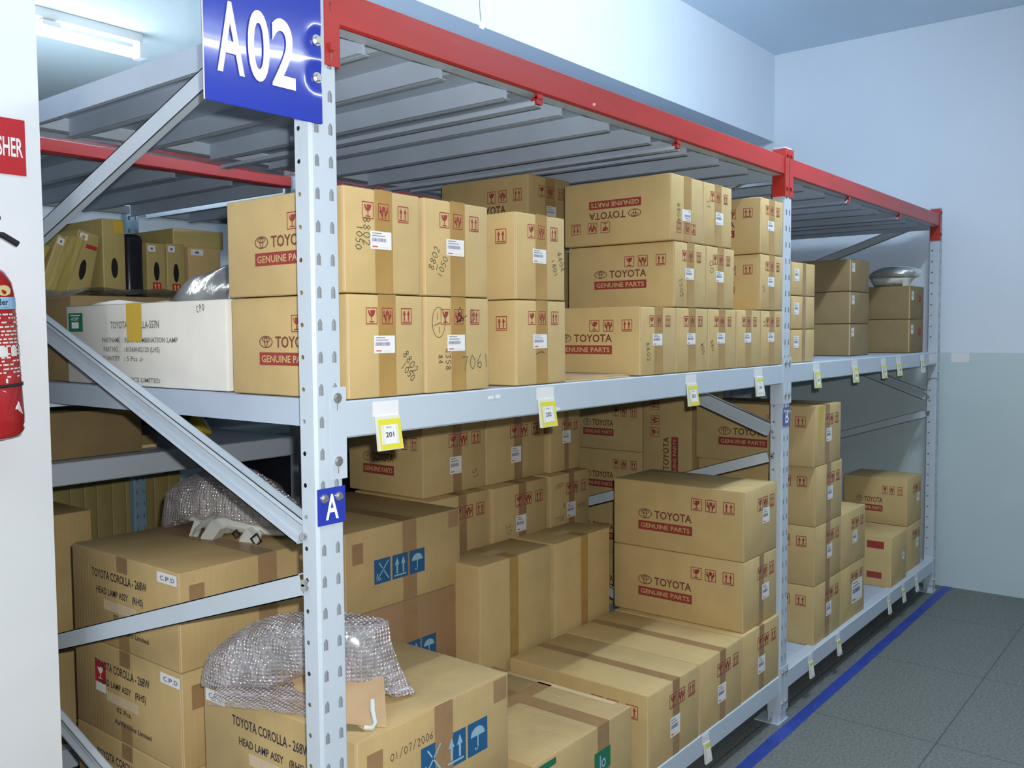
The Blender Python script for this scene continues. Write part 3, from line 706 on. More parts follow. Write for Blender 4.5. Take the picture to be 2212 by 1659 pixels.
# right hand group, five columns
XB = [1.182, 1.4045, 1.627, 1.8515, 2.0665]; PW = .2185; YBX = .004; HB = .2105; PB = .2125
D2 = (PW, .413, HB)
carton('lowest carton of the right group on the middle shelf, first after the gap', G1, (XB[0], YBX, ZM), D2, pen=[('8802', .03, .10, .02, INK_GREEN, -1.4)])
carton('bottom carton under the two high stacks, left one', G1, (XB[1], YBX, ZM), D2, pen=[('850', .17, .09, .018, INK_GREEN, -1.2)])
carton('bottom carton under the two high stacks, right one', G1, (XB[2], YBX, ZM), D2, pen=[('880', .02, .10, .018, INK_GREEN, -1.2)])
carton('single low carton between the high stack and the stack at the middle upright', G1, (XB[3], YBX, ZM), (.211, .413, HB))
carton('bottom carton of the stack beside the middle upright on the middle shelf', G1, (XB[4], YBX, ZM), (.2105, .413, HB), pen=[('33', .02, .17, .018, INK_GREEN, -1.2)])
carton('middle-layer carton of the left high stack with its full side print showing', G1, (XB[1]-.013, YBX, ZM+PB), D2, pen=[('5505', .03, .09, .02, INK_GREEN, -1.4)])
carton('middle-layer carton of the right high stack with green scribbles', G1, (XB[2]-.013, YBX, ZM+PB), D2, pen=[('00', .02, .16, .03, INK_GREEN, -1.4)])
carton('upside-down carton on top of the left high stack, printing inverted', G1, (XB[1]-.036, YBX, ZM+2*PB), D2, flip=True, labpos=(.088, .107, .058, .038), pen=[('8804', .18, .09, .02, INK_GREEN, 1.6)])
carton('top carton of the right high stack with a white label low on its front', G1, (XB[2]-.036, YBX, ZM+2*PB), D2, labpos=(.09, .075, .058, .042), pen=[('77', .02, .15, .02, INK_GREEN, -1.3)])
carton('middle-layer carton of the stack beside the middle upright', G1, (XB[4]-.010, YBX, ZM+PB), D2, pen=[('25', .02, .09, .02, INK_GREEN, -1.2)])
carton('top carton of the stack beside the middle upright on the middle shelf', G1, (XB[4]-.014, YBX, ZM+2*PB), D2, pen=[('/', .18, .05, .05, INK_GREEN, .3)])
mb = MB(); mb.box(0, .33, 0, .55, 0, .004, KRAFT); mb.box(.05, .36, .02, .5, .0045, .008, KRAFT_IN); tag(mb.build('cardboard_sheet', None, (.80, .012, ZM-.001)), 'flat cardboard sheets lying on the middle shelf left of the lowest right-hand carton', 'cardboard')
# far bay of the middle shelf
G2 = 'small cartons on the far middle shelf'
for k, nm in enumerate(('bottom', 'middle', 'top')):
    carton(nm+' carton of the low stack with white labels just right of the middle upright', G2, (2.428, .03, ZM+.1395*k), (.266, .34, .1375), side=False, front=False, labpos=(.035, .06, .05, .05), tape=(.47, .60), tmat=TAPE_D, top_tape=k == 2)
G3 = 'plain brown cartons on the far middle shelf'
for k, nm in enumerate(('bottom', 'middle', 'top')):
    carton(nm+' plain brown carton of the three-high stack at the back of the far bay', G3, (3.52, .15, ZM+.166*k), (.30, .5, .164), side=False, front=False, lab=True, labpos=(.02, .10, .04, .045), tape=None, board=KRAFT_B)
for k, nm in enumerate(('lower', 'upper')):
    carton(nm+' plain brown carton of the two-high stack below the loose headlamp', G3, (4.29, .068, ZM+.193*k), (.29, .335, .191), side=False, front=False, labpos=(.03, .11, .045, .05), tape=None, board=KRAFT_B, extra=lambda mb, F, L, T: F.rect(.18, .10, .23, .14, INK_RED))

# ------------------------------------------------------------------ lower shelf, near bay
GQ = 'large red-printed part cartons on the lower shelf'
ZL = .1965  # near-bay lower shelf: carton positions and sizes here are scaled about the camera
carton('front carton of the low row nearest the camera, tape along its top seam', GQ, (1.233, .004, ZL), (.343, .5606, .2549), 'big', tape=(.46, .59), tmat=TAPE_D, extra=lambda mb, F, L, T: None)
carton('second carton of the low taped row on the bottom shelf', GQ, (1.581, .004, ZL), (.343, .5606, .2555), 'big', tape=(.46, .59), tmat=TAPE_D)
carton('third carton of the low row, under the two-high stack at the middle upright', GQ, (1.9325, .006, ZL), (.344, .565, .2555), 'big', tape=(.44, .57), tmat=TAPE_D)
carton('lower of two stacked cartons with full side print left of the middle upright', GQ, (1.966, .019, ZL+.2570), (.311, .575, .2690), 'big', tape=(.46, .59), tmat=TAPE_D, labpos=(.17, .09, .065, .06))
carton('upper of two stacked cartons with full side print left of the middle upright', GQ, (1.968, .020, ZL+.5275), (.309, .575, .2690), 'big', tape=None, labpos=(.17, .12, .065, .06))
GN = 'tall plain cartons behind the low row'
carton('left tall plain carton standing behind the low row, tape down its middle', GN, (1.094, .581, ZL), (.407, .19, .6055), side=False, front=False, lab=False, tape=(.40, .52), extra=lambda mb, F, L, T: T.rect(.13, .07, .22, .12, KRAFT_EDGE))
carton('right tall plain carton standing behind the low row, tape down its middle', GN, (1.525, .578, ZL), (.383, .19, .603), side=False, front=False, lab=False, tape=(.46, .58), extra=lambda mb, F, L, T: T.rect(.13, .07, .22, .12, KRAFT_EDGE))
GM = 'dim part cartons stacked at the back of the lower shelf'
HM = .2645; MZ = lambda k: ZL+.2659*k
def back_row(x, y, k, w, d, label, **kw): return carton(label, GM, (x, y, MZ(k)), (w, d, HM), 'big', tape=(.46, .60), tmat=TAPE_D, **kw)
back_row(1.142, .8895, 3, .3527, .40, 'back carton directly below tag 201, side print half hidden by the nearest upright', pen=[('57', .27, .07, .025, INK_BLACK, -1.2)])
back_row(1.4985, .8895, 3, .383, .40, 'back carton with a white label in the top back row, second from left')
back_row(1.899, .870, 3, .225, .23, 'back carton with a small white label in the top back row, below tag 202', labpos=(.09, .12, .06, .055))
back_row(1.122, .837, 2, .33, .40, 'back carton half hidden behind the large taped carton, second layer', lab=False)
back_row(1.4565, .8225, 2, .3527, .40, 'back carton standing behind the tall plain cartons, pencil marks left of its label', pen=[('20', .08, .11, .03, INK_BLACK, -1.4)])
back_row(1.835, .8225, 2, .2875, .25, 'back carton with black scribbles all over its front, right end of the second back layer', pen=[('1000', .03, .20, .022, INK_BLACK, .2), ('8', .09, .12, .02, INK_BLACK, 0), ('7700', .03, .06, .022, INK_BLACK, .1), ('0030', .2, .1, .018, INK_BLACK, .1)])
for k in (0, 1):
    back_row(1.142, .90, k, .3527, .40, ('lowest' if k == 0 else 'second lowest')+' back carton hidden behind the left tall plain carton', lab=False)
    back_row(1.5205, .8515, k, .345, .40, ('lowest' if k == 0 else 'second lowest')+' back carton hidden behind the right tall plain carton', lab=False)
    back_row(1.885, .8515, k, .24, .25, ('lowest' if k == 0 else 'second lowest')+' back carton under the scribbled carton', lab=False)

# large head lamp cartons at the near end
GL = 'large brown head lamp cartons at the near end of the lower shelf'
LD = (.5175, .565, .263)
def lamp_print(mb, F, L, T, cpd=True, red=False):
    k = .565/.603; q = .263/.271
    L.text('TOYOTA COROLLA - 268W', .125*k, .193*q, .315*k, .024*q, INK_BLACK, shear=.0)
    L.text('HEAD LAMP ASSY', .151*k, .148*q, .185*k, .019*q, INK_BLACK); L.text('(RHS)', .358*k, .148*q, .06*k, .019*q, INK_BLACK)
    L.rect(.193*k, .104*q, .378*k, .133*q, TAN_PATCH); L.text('02 Pcs.', .25*k, .083*q, .085*k, .014*q, INK_BLACK); L.text('AuVitronics Limited', .237*k, .047*q, .205*k, .014*q, INK_BLACK)
    L.rect(.275*k, .225*q, .335*k, .271*q, TAPE_D, .0006); L.rect(.275*k, .003, .335*k, .06, TAPE_D, .0005)
    if red:
        L.rect(.125*k, .150*q, .19*k, .212*q, STICK_RED, .0005); L.icon('fragile', .133*k, .154*q, .05*k, .05*q, PAPER, PAPER, bg=STICK_RED, frame=False)
        L.rect(.13*k, .122*q, .19*k, .148*q, PAPER, .0011)
def sticker_cpd(root, d, fn):
    mb = MB(); f = Face(mb, fn); f.rect(d[0], d[1], d[2], d[3], PAPER, .0016); w = d[2]-d[0]; h = d[3]-d[1]
    for i, c in enumerate('CPD'):
        f.text(c, d[0]+w*(.17+.27*i), d[1]+h*.27, w*.17, h*.42, PAPER_INK, .0022)
        if i < 2: f.rect(d[0]+w*(.36+.27*i), d[1]+h*.27, d[0]+w*(.385+.27*i), d[1]+h*.34, PAPER_INK, .0022)
    return mb.build('white_sticker', root)
def blue_icons(F, u, v, s, gap=1.12):
    for i, n in enumerate(('nohook', 'arrows', 'umbrella')): F.icon(n, u+i*s*gap, v, s, s*1.12, BLUE_L2, BLUE_L2, bg=INK_BLUE, frame=False)
BLUE_L2 = mat('icon_pale_blue', (0.30, 0.48, 0.58), .6)
def lampbox(label, loc, cpd=None, red=False, icons=None, dims=LD, printed=True, dark=False, pen=(), tape=(.47, .59)):
    def ex(mb, F, L, T):
        if printed: lamp_print(mb, F, L, T, red=red)
        if icons: blue_icons(F, *icons)
        F.rect(.03, .16, .075, .225, TAPE_D, .0006); F.rect(dims[0]-.06, dims[2]-.06, dims[0]-.01, dims[2]-.004, TAPE_D, .0006)
    r = carton(label, GL, loc, dims, side=False, front=False, lab=False, tape=tape, tmat=TAPE_D, board=KRAFT_B2 if dark else KRAFT_D, extra=ex, pen=pen, toff=.0003)
    if cpd: sticker_cpd(r, cpd, lambda u, v, o: (-o, dims[1]-u, v))
    return r
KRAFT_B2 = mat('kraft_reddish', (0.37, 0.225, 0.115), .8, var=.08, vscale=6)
lampbox('bottom carton of the stamped stack at the near end of the lower shelf', (.037, .690, ZL))
lampbox('stamped carton with a red glass sticker, second in the stack behind the nearest upright', (.037, .688, ZL+.2645), (.469, .223, .563, .251), True)
lampbox('top stamped carton at the near end, carrying the wrapped headlamp', (.037, .688, ZL+.529), (.467, .227, .561, .255))
lampbox('lowest big carton right of the stamped stack, hidden behind the open carton', (.586, .698, ZL), printed=False)
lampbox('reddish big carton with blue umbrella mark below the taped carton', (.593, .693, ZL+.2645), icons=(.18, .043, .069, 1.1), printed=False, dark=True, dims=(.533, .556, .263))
lampbox('big taped carton with three blue marks right of the nearest upright', (.593, .690, ZL+.529), icons=(.12, .081, .070, 1.12), printed=False, dims=(.525, .5606, .263))
lampbox('closed carton under the open carton at the front corner', (.0466, .033, ZL), printed=False)
# open carton in front, its top flap cut open
def exo(mb, F, L, T):
    k = .57/.61
    L.text('TOYOTA COROLLA - 268W', .13*k, .188, .315*k, .024, INK_BLACK); L.text('HEAD LAMP ASSY', .158*k, .144, .185*k, .019, INK_BLACK); L.text('(RHS)', .365*k, .144, .06*k, .019, INK_BLACK)
    L.rect(.20*k, .104, .385*k, .133, TAN_PATCH)
    blue_icons(F, .196, .096, .074, 1.1); F.rect(.03, .134, .077, .225, TAPE_D, .0006); F.rect(.46, .20, .510, .258, TAPE_D, .0006)
r = carton('open brown carton in the front corner under the large wrapped headlamp', GL, (.0466, .031, ZL+.2645), (.5175, .570, .263), side=False, front=False, lab=False, tape=(.47, .59), tmat=TAPE_D, board=KRAFT_D, extra=exo, pen=[('01/07/2006', .10, .185, .018, INK_BLACK, .05)], top_tape=False)
sticker_cpd(r, (.012, .222, .094, .253), lambda u, v, o: (-o, .570-u, v))
# flaps of the cut opening, slightly raised
def flap(pts, t=.004):
    mb = MB(); P = [Vector(p)*.958 for p in pts]; n = (P[1]-P[0]).cross(P[2]-P[0]).normalized()*t
    vs = P+[p+n for p in P]; k = len(P)
    mb.add(vs, [tuple(range(k-1, -1, -1)), tuple(range(k, 2*k))], KRAFT_IN); mb.add(vs, [(i, (i+1) % k, k+(i+1) % k, k+i) for i in range(k)], KRAFT_EDGE); return mb.build('carton_flap', r)
flap([(.055, .095, .276), (.10, .005, .276), (.20, .12, .335), (.135, .20, .335)])
flap([(.03, .36, .276), (.06, .20, .276), (.165, .27, .35), (.12, .40, .345)])
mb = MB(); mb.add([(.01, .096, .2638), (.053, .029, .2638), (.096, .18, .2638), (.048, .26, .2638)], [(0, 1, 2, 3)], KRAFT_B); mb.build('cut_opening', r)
# low carton with taped top between the open carton and the low row
def exr(mb, F, L, T):
    T.rect(.02, .29, .48, .345, TAPE_D, .0006); T.rect(.47, .05, .491, .48, KRAFT_EDGE, .0006)
    F.rect(.29, .115, .375, .178, STICK_GREEN); F.text('Jo', .31, .125, .038, .038, BLUE_L2, .0014); F.rect(.02, .225, .10, .244, STICK_GREEN)
    for q in (.12, .2, .28, .36, .42): T.rect(q, .01, q+.002, .28, KRAFT_EDGE, .0006)
carton('low dusty carton with tape across its top, beside the open front carton', GL, (.6436, .010, ZL), (.498, .556, .253), side=False, front=False, lab=False, tape=(.62, .74), tmat=TAPE_D, board=KRAFT_D, extra=exr)

# ------------------------------------------------------------------ lower shelf, far bay
GS = 'part cartons on the far lower shelf'
SX = 2.705; SH = .2665
for k, nm in enumerate(('bottom', 'second', 'third', 'top')):
    carton(nm+' carton of the four-high stack right of the middle upright'+(', with yellow tape' if k == 3 else ''), GS, (SX+(-.025 if k == 3 else 0), .020, ZL+SH*1.003*k), (.338, .567, SH), 'big', tape=(.40, .56), tmat=TAPE_D, labpos=(.15, .10, .065, .06),
           extra=(lambda mb, F, L, T: F.poly([(.05, .265), (.13, .265), (.10, .20), (.075, .09), (.05, .12)], TAPE_Y)) if k == 3 else None)
carton('upper of two cartons right of the four-high stack', GS, (SX+.345, .021, ZL+SH), (.348, .567, SH), 'big', tape=None, labpos=(.16, .10, .065, .06))
carton('lower of two cartons right of the four-high stack, large white sheet stuck on it', GS, (SX+.345, .021, ZL), (.348, .567, SH), 'big', tape=None, labpos=(.16, .07, .15, .11))
for k, nm in enumerate(('lower', 'upper')):
    carton(nm+' carton of the dim stack at the far end of the bottom shelf', GS, (4.22, .045, ZL+.272*k), (.30, .36, .270), 'big', tape=None, labpos=(.20, .12, .05, .05))
carton('small carton with orange side in front of the dim far stack', GS, (3.855, .022, ZL), (.285, .35, .278), 'big', side=False, front=False, tape=None, labpos=(.20, .12, .04, .04), extra=lambda mb, F, L, T: (L.rect(.22, .21, .31, .25, INK_RED), L.rect(.22, .045, .30, .08, INK_RED)))
# two cartons behind the four-high stack
def exv(mb, F, L, T):
    # the whole side print is turned a quarter turn: the carton stands on its end
    g = Face(mb, lambda u, v, o: L.fn(.267-v, u, o)); side_print(g, .567, .267, 'big')
carton('carton standing on end with its print running upwards, behind the far bay stack', GS, (2.70, .620, ZL+.5345), (.34, .267, .567), side=False, front=False, lab=False, tape=None, extra=exv)
carton('support carton under the end-standing carton in the far bay', GS, (2.70, .620, ZL), (.34, .267, .5325), side=False, front=False, lab=False, tape=None)
for k, nm in enumerate(('bottom', 'second', 'third', 'top')):
    carton(nm+' carton of the hindmost stack in the far bay'+(', left of the end-standing carton' if k == 3 else ''), GS, (2.70, .893, ZL+.2665*k), (.34, .44, .265), 'big', lab=False, tape=None)

# ------------------------------------------------------------------ head lamps
def pillow(name, outline, A, B, T, m, parent=None, amp=.008, nr=9, freq=18, seed=0, org=None, sub=3, sk=(1, 0)):
    """rounded body whose outline is given in metres (along A-B, height); T is its half thickness"""
    A = Vector((*A, 0)); B = Vector((*B, 0)); d = (B-A).normalized(); nrm = Vector((-d.y, d.x, 0))
    P = []; outline = [(s_*sk[0], z_*sk[0]+sk[1]) for s_, z_ in outline]  # sk scales the outline about the camera, along with the cartons below it
    for i in range(len(outline)):
        p0, p1, p2, p3 = [outline[(i+j) % len(outline)] for j in (-1, 0, 1, 2)]
        for k in range(sub):
            t = k/sub; t2 = t*t; t3 = t2*t
            P.append(tuple(.5*((2*p1[c])+(-p0[c]+p2[c])*t+(2*p0[c]-5*p1[c]+4*p2[c]-p3[c])*t2+(-p0[c]+3*p1[c]-3*p2[c]+p3[c])*t3) for c in (0, 1)))
    cx = sum(p[0] for p in P)/len(P); cz = sum(p[1] for p in P)/len(P); n = len(P)
    mb = MB(); vs = []; fs = []
    for side in (1, -1):
        base = len(vs)
        for k in range(nr):
            r = 1-k/nr; h = T*math.sqrt(max(0, 1-r**2.2))
            for (s, z) in P:
                q = A+d*(cx+(s-cx)*r)+nrm*(side*h)+Vector((0, 0, cz+(z-cz)*r))
                if k: q += nrm*(side*amp*noise.noise(q*freq+Vector((seed, 0, 0))))+Vector((0, 0, amp*.5*noise.noise(q*freq+Vector((seed, 9, 0)))))
                vs.append(q-(org or Vector()))
        c = A+d*cx+nrm*(side*T)+Vector((0, 0, cz)); vs.append(c-(org or Vector()))
        for k in range(nr-1):
            for i in range(n):
                f = (base+k*n+i, base+k*n+(i+1) % n, base+(k+1)*n+(i+1) % n, base+(k+1)*n+i); fs.append(f if side > 0 else f[::-1])
        for i in range(n):
            f = (base+(nr-1)*n+i, base+(nr-1)*n+(i+1) % n, len(vs)-1); fs.append(f if side > 0 else f[::-1])
    mb.add(vs, fs, m, True)
    return mb.build(name, parent)
zt1 = ZL+.529+.263; o1 = Vector((.37, .918, zt1))
h1 = thing('wrapped_headlamp', 'grey headlamp half wrapped in bubble wrap lying on the top stamped carton', 'headlamp', o1)
dz = -.010
sc = 1.0
A1, B1 = (.327, 1.187), (.4615, .746)
pillow('headlamp_housing', [(.018, 1.041+dz), (.095, 1.112+dz), (.148, 1.129+dz), (.202, 1.116+dz), (.281, 1.084+dz), (.371, 1.047+dz), (.458, .992+dz), (.419, .982+dz), (.342, .977+dz), (.317, .985+dz), (.277, .995+dz), (.24, .976+dz), (.20, .976+dz), (.185, .99+dz), (.147, .978+dz), (.093, 1.02+dz), (.036, 1.012+dz)], A1, B1, .06, LAMP_GREY, h1, .004, org=o1, sk=(.958, .067))
d1 = (Vector((*B1, 0))-Vector((*A1, 0))).normalized(); n1 = Vector((-d1.y, d1.x, 0))
def onlamp(s, z, off): return Vector((*A1, 0))+d1*s*.958-n1*off+Vector((0, 0, (z+dz)*.958+.067))-o1
def tab(s0, z0, s1, z1, w, o0, o1_, round_=False):
    mb = MB(); a = Vector((s0, z0)); c = Vector((s1, z1)); d = (c-a).normalized(); p = Vector((-d.y, d.x))*w/2
    pts = [a+p, a-p]+([c-p+d*w*.5*0] if not round_ else [c+(-p)*math.cos(t)+d*w*.5*math.sin(t) for t in [math.pi*i/6 for i in range(7)]])+([c+p] if not round_ else [])
    k = len(pts); vs = [onlamp(q.x, q.y, o0) for q in pts]+[onlamp(q.x, q.y, o1_) for q in pts]
    mb.add(vs, [tuple(range(k-1, -1, -1)), tuple(range(k, 2*k))]+[(i, (i+1) % k, k+(i+1) % k, k+i) for i in range(k)], LAMP_GREY); return mb.build('mounting_tab', h1)
tab(.245, 1.02, .205, .972, .040, .045, .085, True); tab(.16, 1.02, .135, .965, .030, .06, .066); tab(.37, 1.0, .345, .972, .045, .05, .075, True); tab(.405, 1.01, .38, .962, .012, .07, .078)
mb = MB()
P = [onlamp(.14, 1.01, .05), onlamp(.19, 1.05, .05), onlamp(.26, 1.06, .075), onlamp(.16, .978, .10)]
mb.add(P+[p+Vector((.003, .003, .002)) for p in P], [(0, 1, 2, 3), (7, 6, 5, 4), (0, 4, 5, 1), (1, 5, 6, 2), (2, 6, 7, 3), (3, 7, 4, 0)], LAMP_GREY); mb.build('mounting_bracket', h1)
for s, z, r_ in ((.322, .998, .009), (.395, .985, .013)):
    mb = MB(); c = onlamp(s, z, .085)
    u = (d1*.8+Vector((0, 0, .6))).normalized(); v = (d1*-.6+Vector((0, 0, .8))).normalized()
    pts = [c+u*r_+v*r_, c-u*r_+v*r_, c-u*r_-v*r_, c+u*r_-v*r_]
    mb.tube(pts+[pts[0]], r_*.28, BLACK, 6); mb.build('wire_clip', h1)
pillow('bubble_wrap', [(-.039, .978+dz), (-.031, 1.031+dz), (-.014, 1.097+dz), (.023, 1.126+dz), (.06, 1.144+dz), (.119, 1.169+dz), (.191, 1.186+dz), (.258, 1.192+dz), (.305, 1.187+dz), (.364, 1.166+dz), (.411, 1.135+dz), (.461, 1.104+dz), (.493, 1.087+dz), (.50, 1.03+dz), (.446, 1.01+dz), (.37, 1.012+dz), (.278, 1.024+dz), (.211, 1.012+dz), (.147, 1.008+dz), (.11, 1.02+dz), (.08, 1.0+dz), (.041, .992+dz), (.02, 1.02+dz), (.0, .98+dz)], A1, B1, .088, BUBBLE, h1, .014, seed=4, org=o1, sk=(.958, .067), freq=22)
zt2 = ZL+.2645+.263; o2 = Vector((.19, .324, zt2)); e2 = -.030
h2 = thing('wrapped_headlamp', 'large headlamp in shiny bubble wrap lying on the open front carton', 'headlamp', o2)
A2, B2 = (.035, .564), (.308, .1135)
pillow('headlamp_housing', [(.06, .755+e2), (.10, .83+e2), (.2, .885+e2), (.32, .90+e2), (.42, .89+e2), (.465, .83+e2), (.48, .77+e2), (.42, .77+e2), (.33, .79+e2), (.2, .77+e2)], A2, B2, .045, CHROME, h2, .004, org=o2, sk=(.958, .067))
pillow('bubble_wrap', [(-.019, .722+e2), (-.0, .794+e2), (.031, .825+e2), (.073, .858+e2), (.131, .892+e2), (.196, .913+e2), (.25, .921+e2), (.304, .925+e2), (.359, .926+e2), (.422, .919+e2), (.475, .91+e2), (.485, .896+e2), (.492, .85+e2), (.512, .793+e2), (.535, .745+e2), (.552, .728+e2), (.54, .718+e2), (.48, .725+e2), (.44, .752+e2), (.385, .792+e2), (.33, .785+e2), (.25, .757+e2), (.19, .738+e2), (.13, .722+e2), (.06, .718+e2), (.0, .718+e2)], A2, B2, .075, BUBBLE, h2, .016, seed=11, org=o2, sk=(.958, .067), freq=20)
mb = MB()    # loose skirt of the wrap lying on the carton
vs = []; n = 16
for i in range(n+1):
    t = i/n; b0 = Vector((.021, .516, 0)).lerp(Vector((.14, .228, 0)), t)
    for j in range(7):
        q = j/6; p = b0+Vector((.08*(1-q), .05*(1-q), 0)); z = zt2+.004+.055*(1-q)**1.5+.010*abs(noise.noise(Vector((t*9, q*5, 2))))
        vs.append(Vector((p.x-.055*q, p.y-.06*q*(1-t*.3), z))-o2)
mb.add(vs, [(i*7+j, i*7+j+1, (i+1)*7+j+1, (i+1)*7+j) for i in range(n) for j in range(6)], BUBBLE, True); mb.build('bubble_wrap_skirt', h2)
mb = MB(); mb.tube([Vector(p)-o2 for p in ((.145, .085, zt2+.05), (.131, .07, zt2+.035), (.126, .056, zt2+.012), (.112, .051, zt2+.006), (.102, .065, zt2+.008))], .006, LAMP_GREY); mb.build('plastic_hook', h2)
# loose headlamp on the far middle shelf
zt3 = ZM+.193+.191; o3 = Vector((4.44, .2, zt3)); e3 = zt3-1.852
h3 = thing('headlamp', 'unwrapped silver headlamp lying on the two plain brown cartons at the far upright', 'headlamp', o3)
A3, B3 = (4.45, .36), (4.45, .05)
pillow('headlamp_lens', [(.0, 1.912+e3), (.025, 1.948+e3), (.095, 1.975+e3), (.188, 1.978+e3), (.300, 1.958+e3), (.308, 1.92+e3), (.27, 1.905+e3), (.16, 1.908+e3), (.06, 1.905+e3)], A3, B3, .10, CHROME, h3, .004, org=o3, sk=(1, 0))
pillow('headlamp_housing', [(.03, 1.91+e3), (.16, 1.92+e3), (.27, 1.91+e3), (.262, 1.89+e3), (.24, 1.863+e3), (.17, 1.854+e3), (.06, 1.856+e3), (.035, 1.88+e3)], A3, B3, .085, LAMP_GREY, h3, .004, org=o3, sk=(1, 0))
mb = MB(); mb.box(4.36-o3.x, 4.41-o3.x, .10-o3.y, .13-o3.y, .0, .04, LAMP_GREY); mb.build('mounting_tab', h3)

# ------------------------------------------------------------------ near end of the middle shelf, seen through the end frame
def exw(mb, F, L, T):
    L.rect(.015, .141, .097, .192, STICK_GREEN); L.rect(.034, .15, .075, .167, PAPER, .0014); L.text('ACCEPT', .032, .172, .045, .008, PAPER, .0014); L.rect(.028, .184, .085, .187, PAPER, .0014)
    L.text('TOYOTA COROLLA-557N', .25, .148, .243, .0185, INK_GREY)
    L.text('PARTNAME', .203, .112, .095, .0125, INK_GREY); L.text(': REAR COMBINATION LAMP', .312, .112, .266, .0125, INK_GREY)
    L.text('PART.NO.', .21, .088, .08, .0125, INK_GREY); L.text(': 81560N02120 (LHS)', .318, .088, .175, .0125, INK_GREY)
    L.text('QUANTITY', .204, .064, .09, .0125, INK_GREY); L.text(': 5 Pcs', .318, .064, .066, .0125, INK_GREY)
    L.text('AUVITRONICS LIMITED', .22, .011, .272, .0115, INK_GREY)
    L.write('CPD', .665, .182, .016, INK_BLACK, .2)
    L.ribbon([(.40, .06), (.405, .075), (.395, .065), (.415, .07)], .0012, INK_GREY); L.ribbon([(.02, .06), (.027, .07), (.03, .06)], .0015, INK_BLACK)
r = carton('long white carton with grey print and a green sticker on the middle shelf', None, (.032, .442, ZM), (.20, .785, .218), side=False, front=False, lab=False, tape=None, board=WHITE_BOARD, edge=False,
           extra=lambda mb, F, L, T: exw(mb, F, Face(mb, lambda u, v, o: L.fn(u, v*1.03, o)), T))
mb = MB(); f = Face(mb, lambda u, v, o: (-o, .785-u, v)); f.rect(.336, .118, .411, .2185, TAPE_Y, .0018); mb.build('packing_tape', r)
mb = MB()   # torn lid edge
vs = []
for i in range(21):
    t = i/20; y = .785*t; vs += [(0, y, .218), (.012, y, .218+.012*max(0, noise.noise(Vector((t*7, 3, 1))))+.012*math.exp(-((t-.66)/.1)**2))]
mb.add(vs, [(2*i, 2*i+1, 2*i+3, 2*i+2) for i in range(20)], WHITE_BOARD); mb.build('torn_lid_edge', r)
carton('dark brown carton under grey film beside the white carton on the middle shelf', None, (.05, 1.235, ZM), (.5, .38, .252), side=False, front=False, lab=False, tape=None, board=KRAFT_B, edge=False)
def sheet(name, label, cat, x0, x1, y0, y1, zf, m, n=26, amp=.02, freq=6, seed=0):
    mb = MB(); vs = []
    for j in range(n+1):
        for i in range(n+1):
            x = x0+(x1-x0)*i/n; y = y0+(y1-y0)*j/n
            vs.append((x, y, zf(i/n, j/n)+amp*noise.noise(Vector((x*freq, y*freq, seed)))))
    mb.add(vs, [(j*(n+1)+i, j*(n+1)+i+1, (j+1)*(n+1)+i+1, (j+1)*(n+1)+i) for j in range(n) for i in range(n)], m, True)
    return tag(mb.build(name), label, cat)
sheet('plastic_film', 'crumpled grey plastic film on the dark brown carton behind the white carton', 'plastic film', (.045), .555, 1.23, 1.62, lambda a, b: ZM+.272-.03*max(0, .12-a)/.12, FILM_D, amp=.012, freq=11)
sheet('plastic_film', 'heap of crumpled dark film behind the white carton on the middle shelf', 'plastic film', (.24), .60, .72, 1.225, lambda a, b: ZM+.015+.30*(math.sin(math.pi*min(1, a*1.0+.02))**.4)*(.55+.45*math.sin(math.pi*b)**.5), FILM_D, amp=.05, freq=7, seed=5)
# film caught along the rear top beam
mb = MB(); n = 60; vs = []
for i in range(n+1):
    x = -.03+2.2*i/n
    for j in range(9):
        q = j/8; w = noise.noise(Vector((x*4.5, q*2.5, 3)))
        vs.append((x, YR+.002+.22*q, 2.212+.026*q+.010*w-.006*math.sin(x*6+q*2)))
mb.add(vs, [(i*9+j, i*9+j+1, (i+1)*9+j+1, (i+1)*9+j) for i in range(n) for j in range(8)], FILM, True)
tag(mb.build('plastic_film'), 'wrinkled clear film hanging along the rear beam below the top deck', 'plastic film')

# ------------------------------------------------------------------ goods on the rear rack
GY = 'flat yellowish cartons on the rear rack'
def upbox(label, x, y, z, w, d, h, rot=0, hole=None, arr=False, label_=True, board=KRAFT_Y, tape_top=False, red=False):
    root = thing('carton', label, 'box', (x, y, z), (0, rot, 0), GY)
    mb = MB(); mb.cbox(0, w, 0, d, 0, h, board, .003); F = Face(mb, lambda u, v, o: (u, -o, v))
    if hole: F.poly([(w/2+w*.15*math.cos(t), hole+.038*math.sin(t)) for t in [math.pi*2*i/12 for i in range(12)]], DARK_FILL)  # hand hole as a flat dark ellipse, its inner shade in the colour
    if arr: F.icon('arrows', w*.28, hole-.075, w*.45, .032, PAPER_RED, CREAM, bg=STICK_RED, frame=False)
    if red: F.rect(w*.45, h-.06, w*.95, h-.045, STICK_RED); F.rect(.004, h-.035, w*.3, h-.01, STICK_RED)
    F.rect(.001, .003, .004, h-.003, KRAFT_EDGE, .0004)
    mb.build('carton_body', root)
    if label_:
        mb = MB(); F = Face(mb, lambda u, v, o: (u, -o, v)); F.rect(w*.08, h-.034, w*.45, h-.010, PAPER, .0014); F.rect(w*.2, h-.027, w*.32, h-.018, PAPER_INK, .002); mb.build('white_label', root)
    if tape_top:
        mb = MB(); F = Face(mb, lambda u, v, o: (u, -o, v)); F.rect(w*.48, h-.05, w*.92, h-.004, TAPE_Y, .0012); mb.build('packing_tape', root)
    return root
ZB = 1.5515
upbox('upright yellowish carton with a dark hand hole, tallest on the rear shelf', .475, 1.86, ZB, .087, .75, .475, 0, .295, label_=False, tape_top=True)
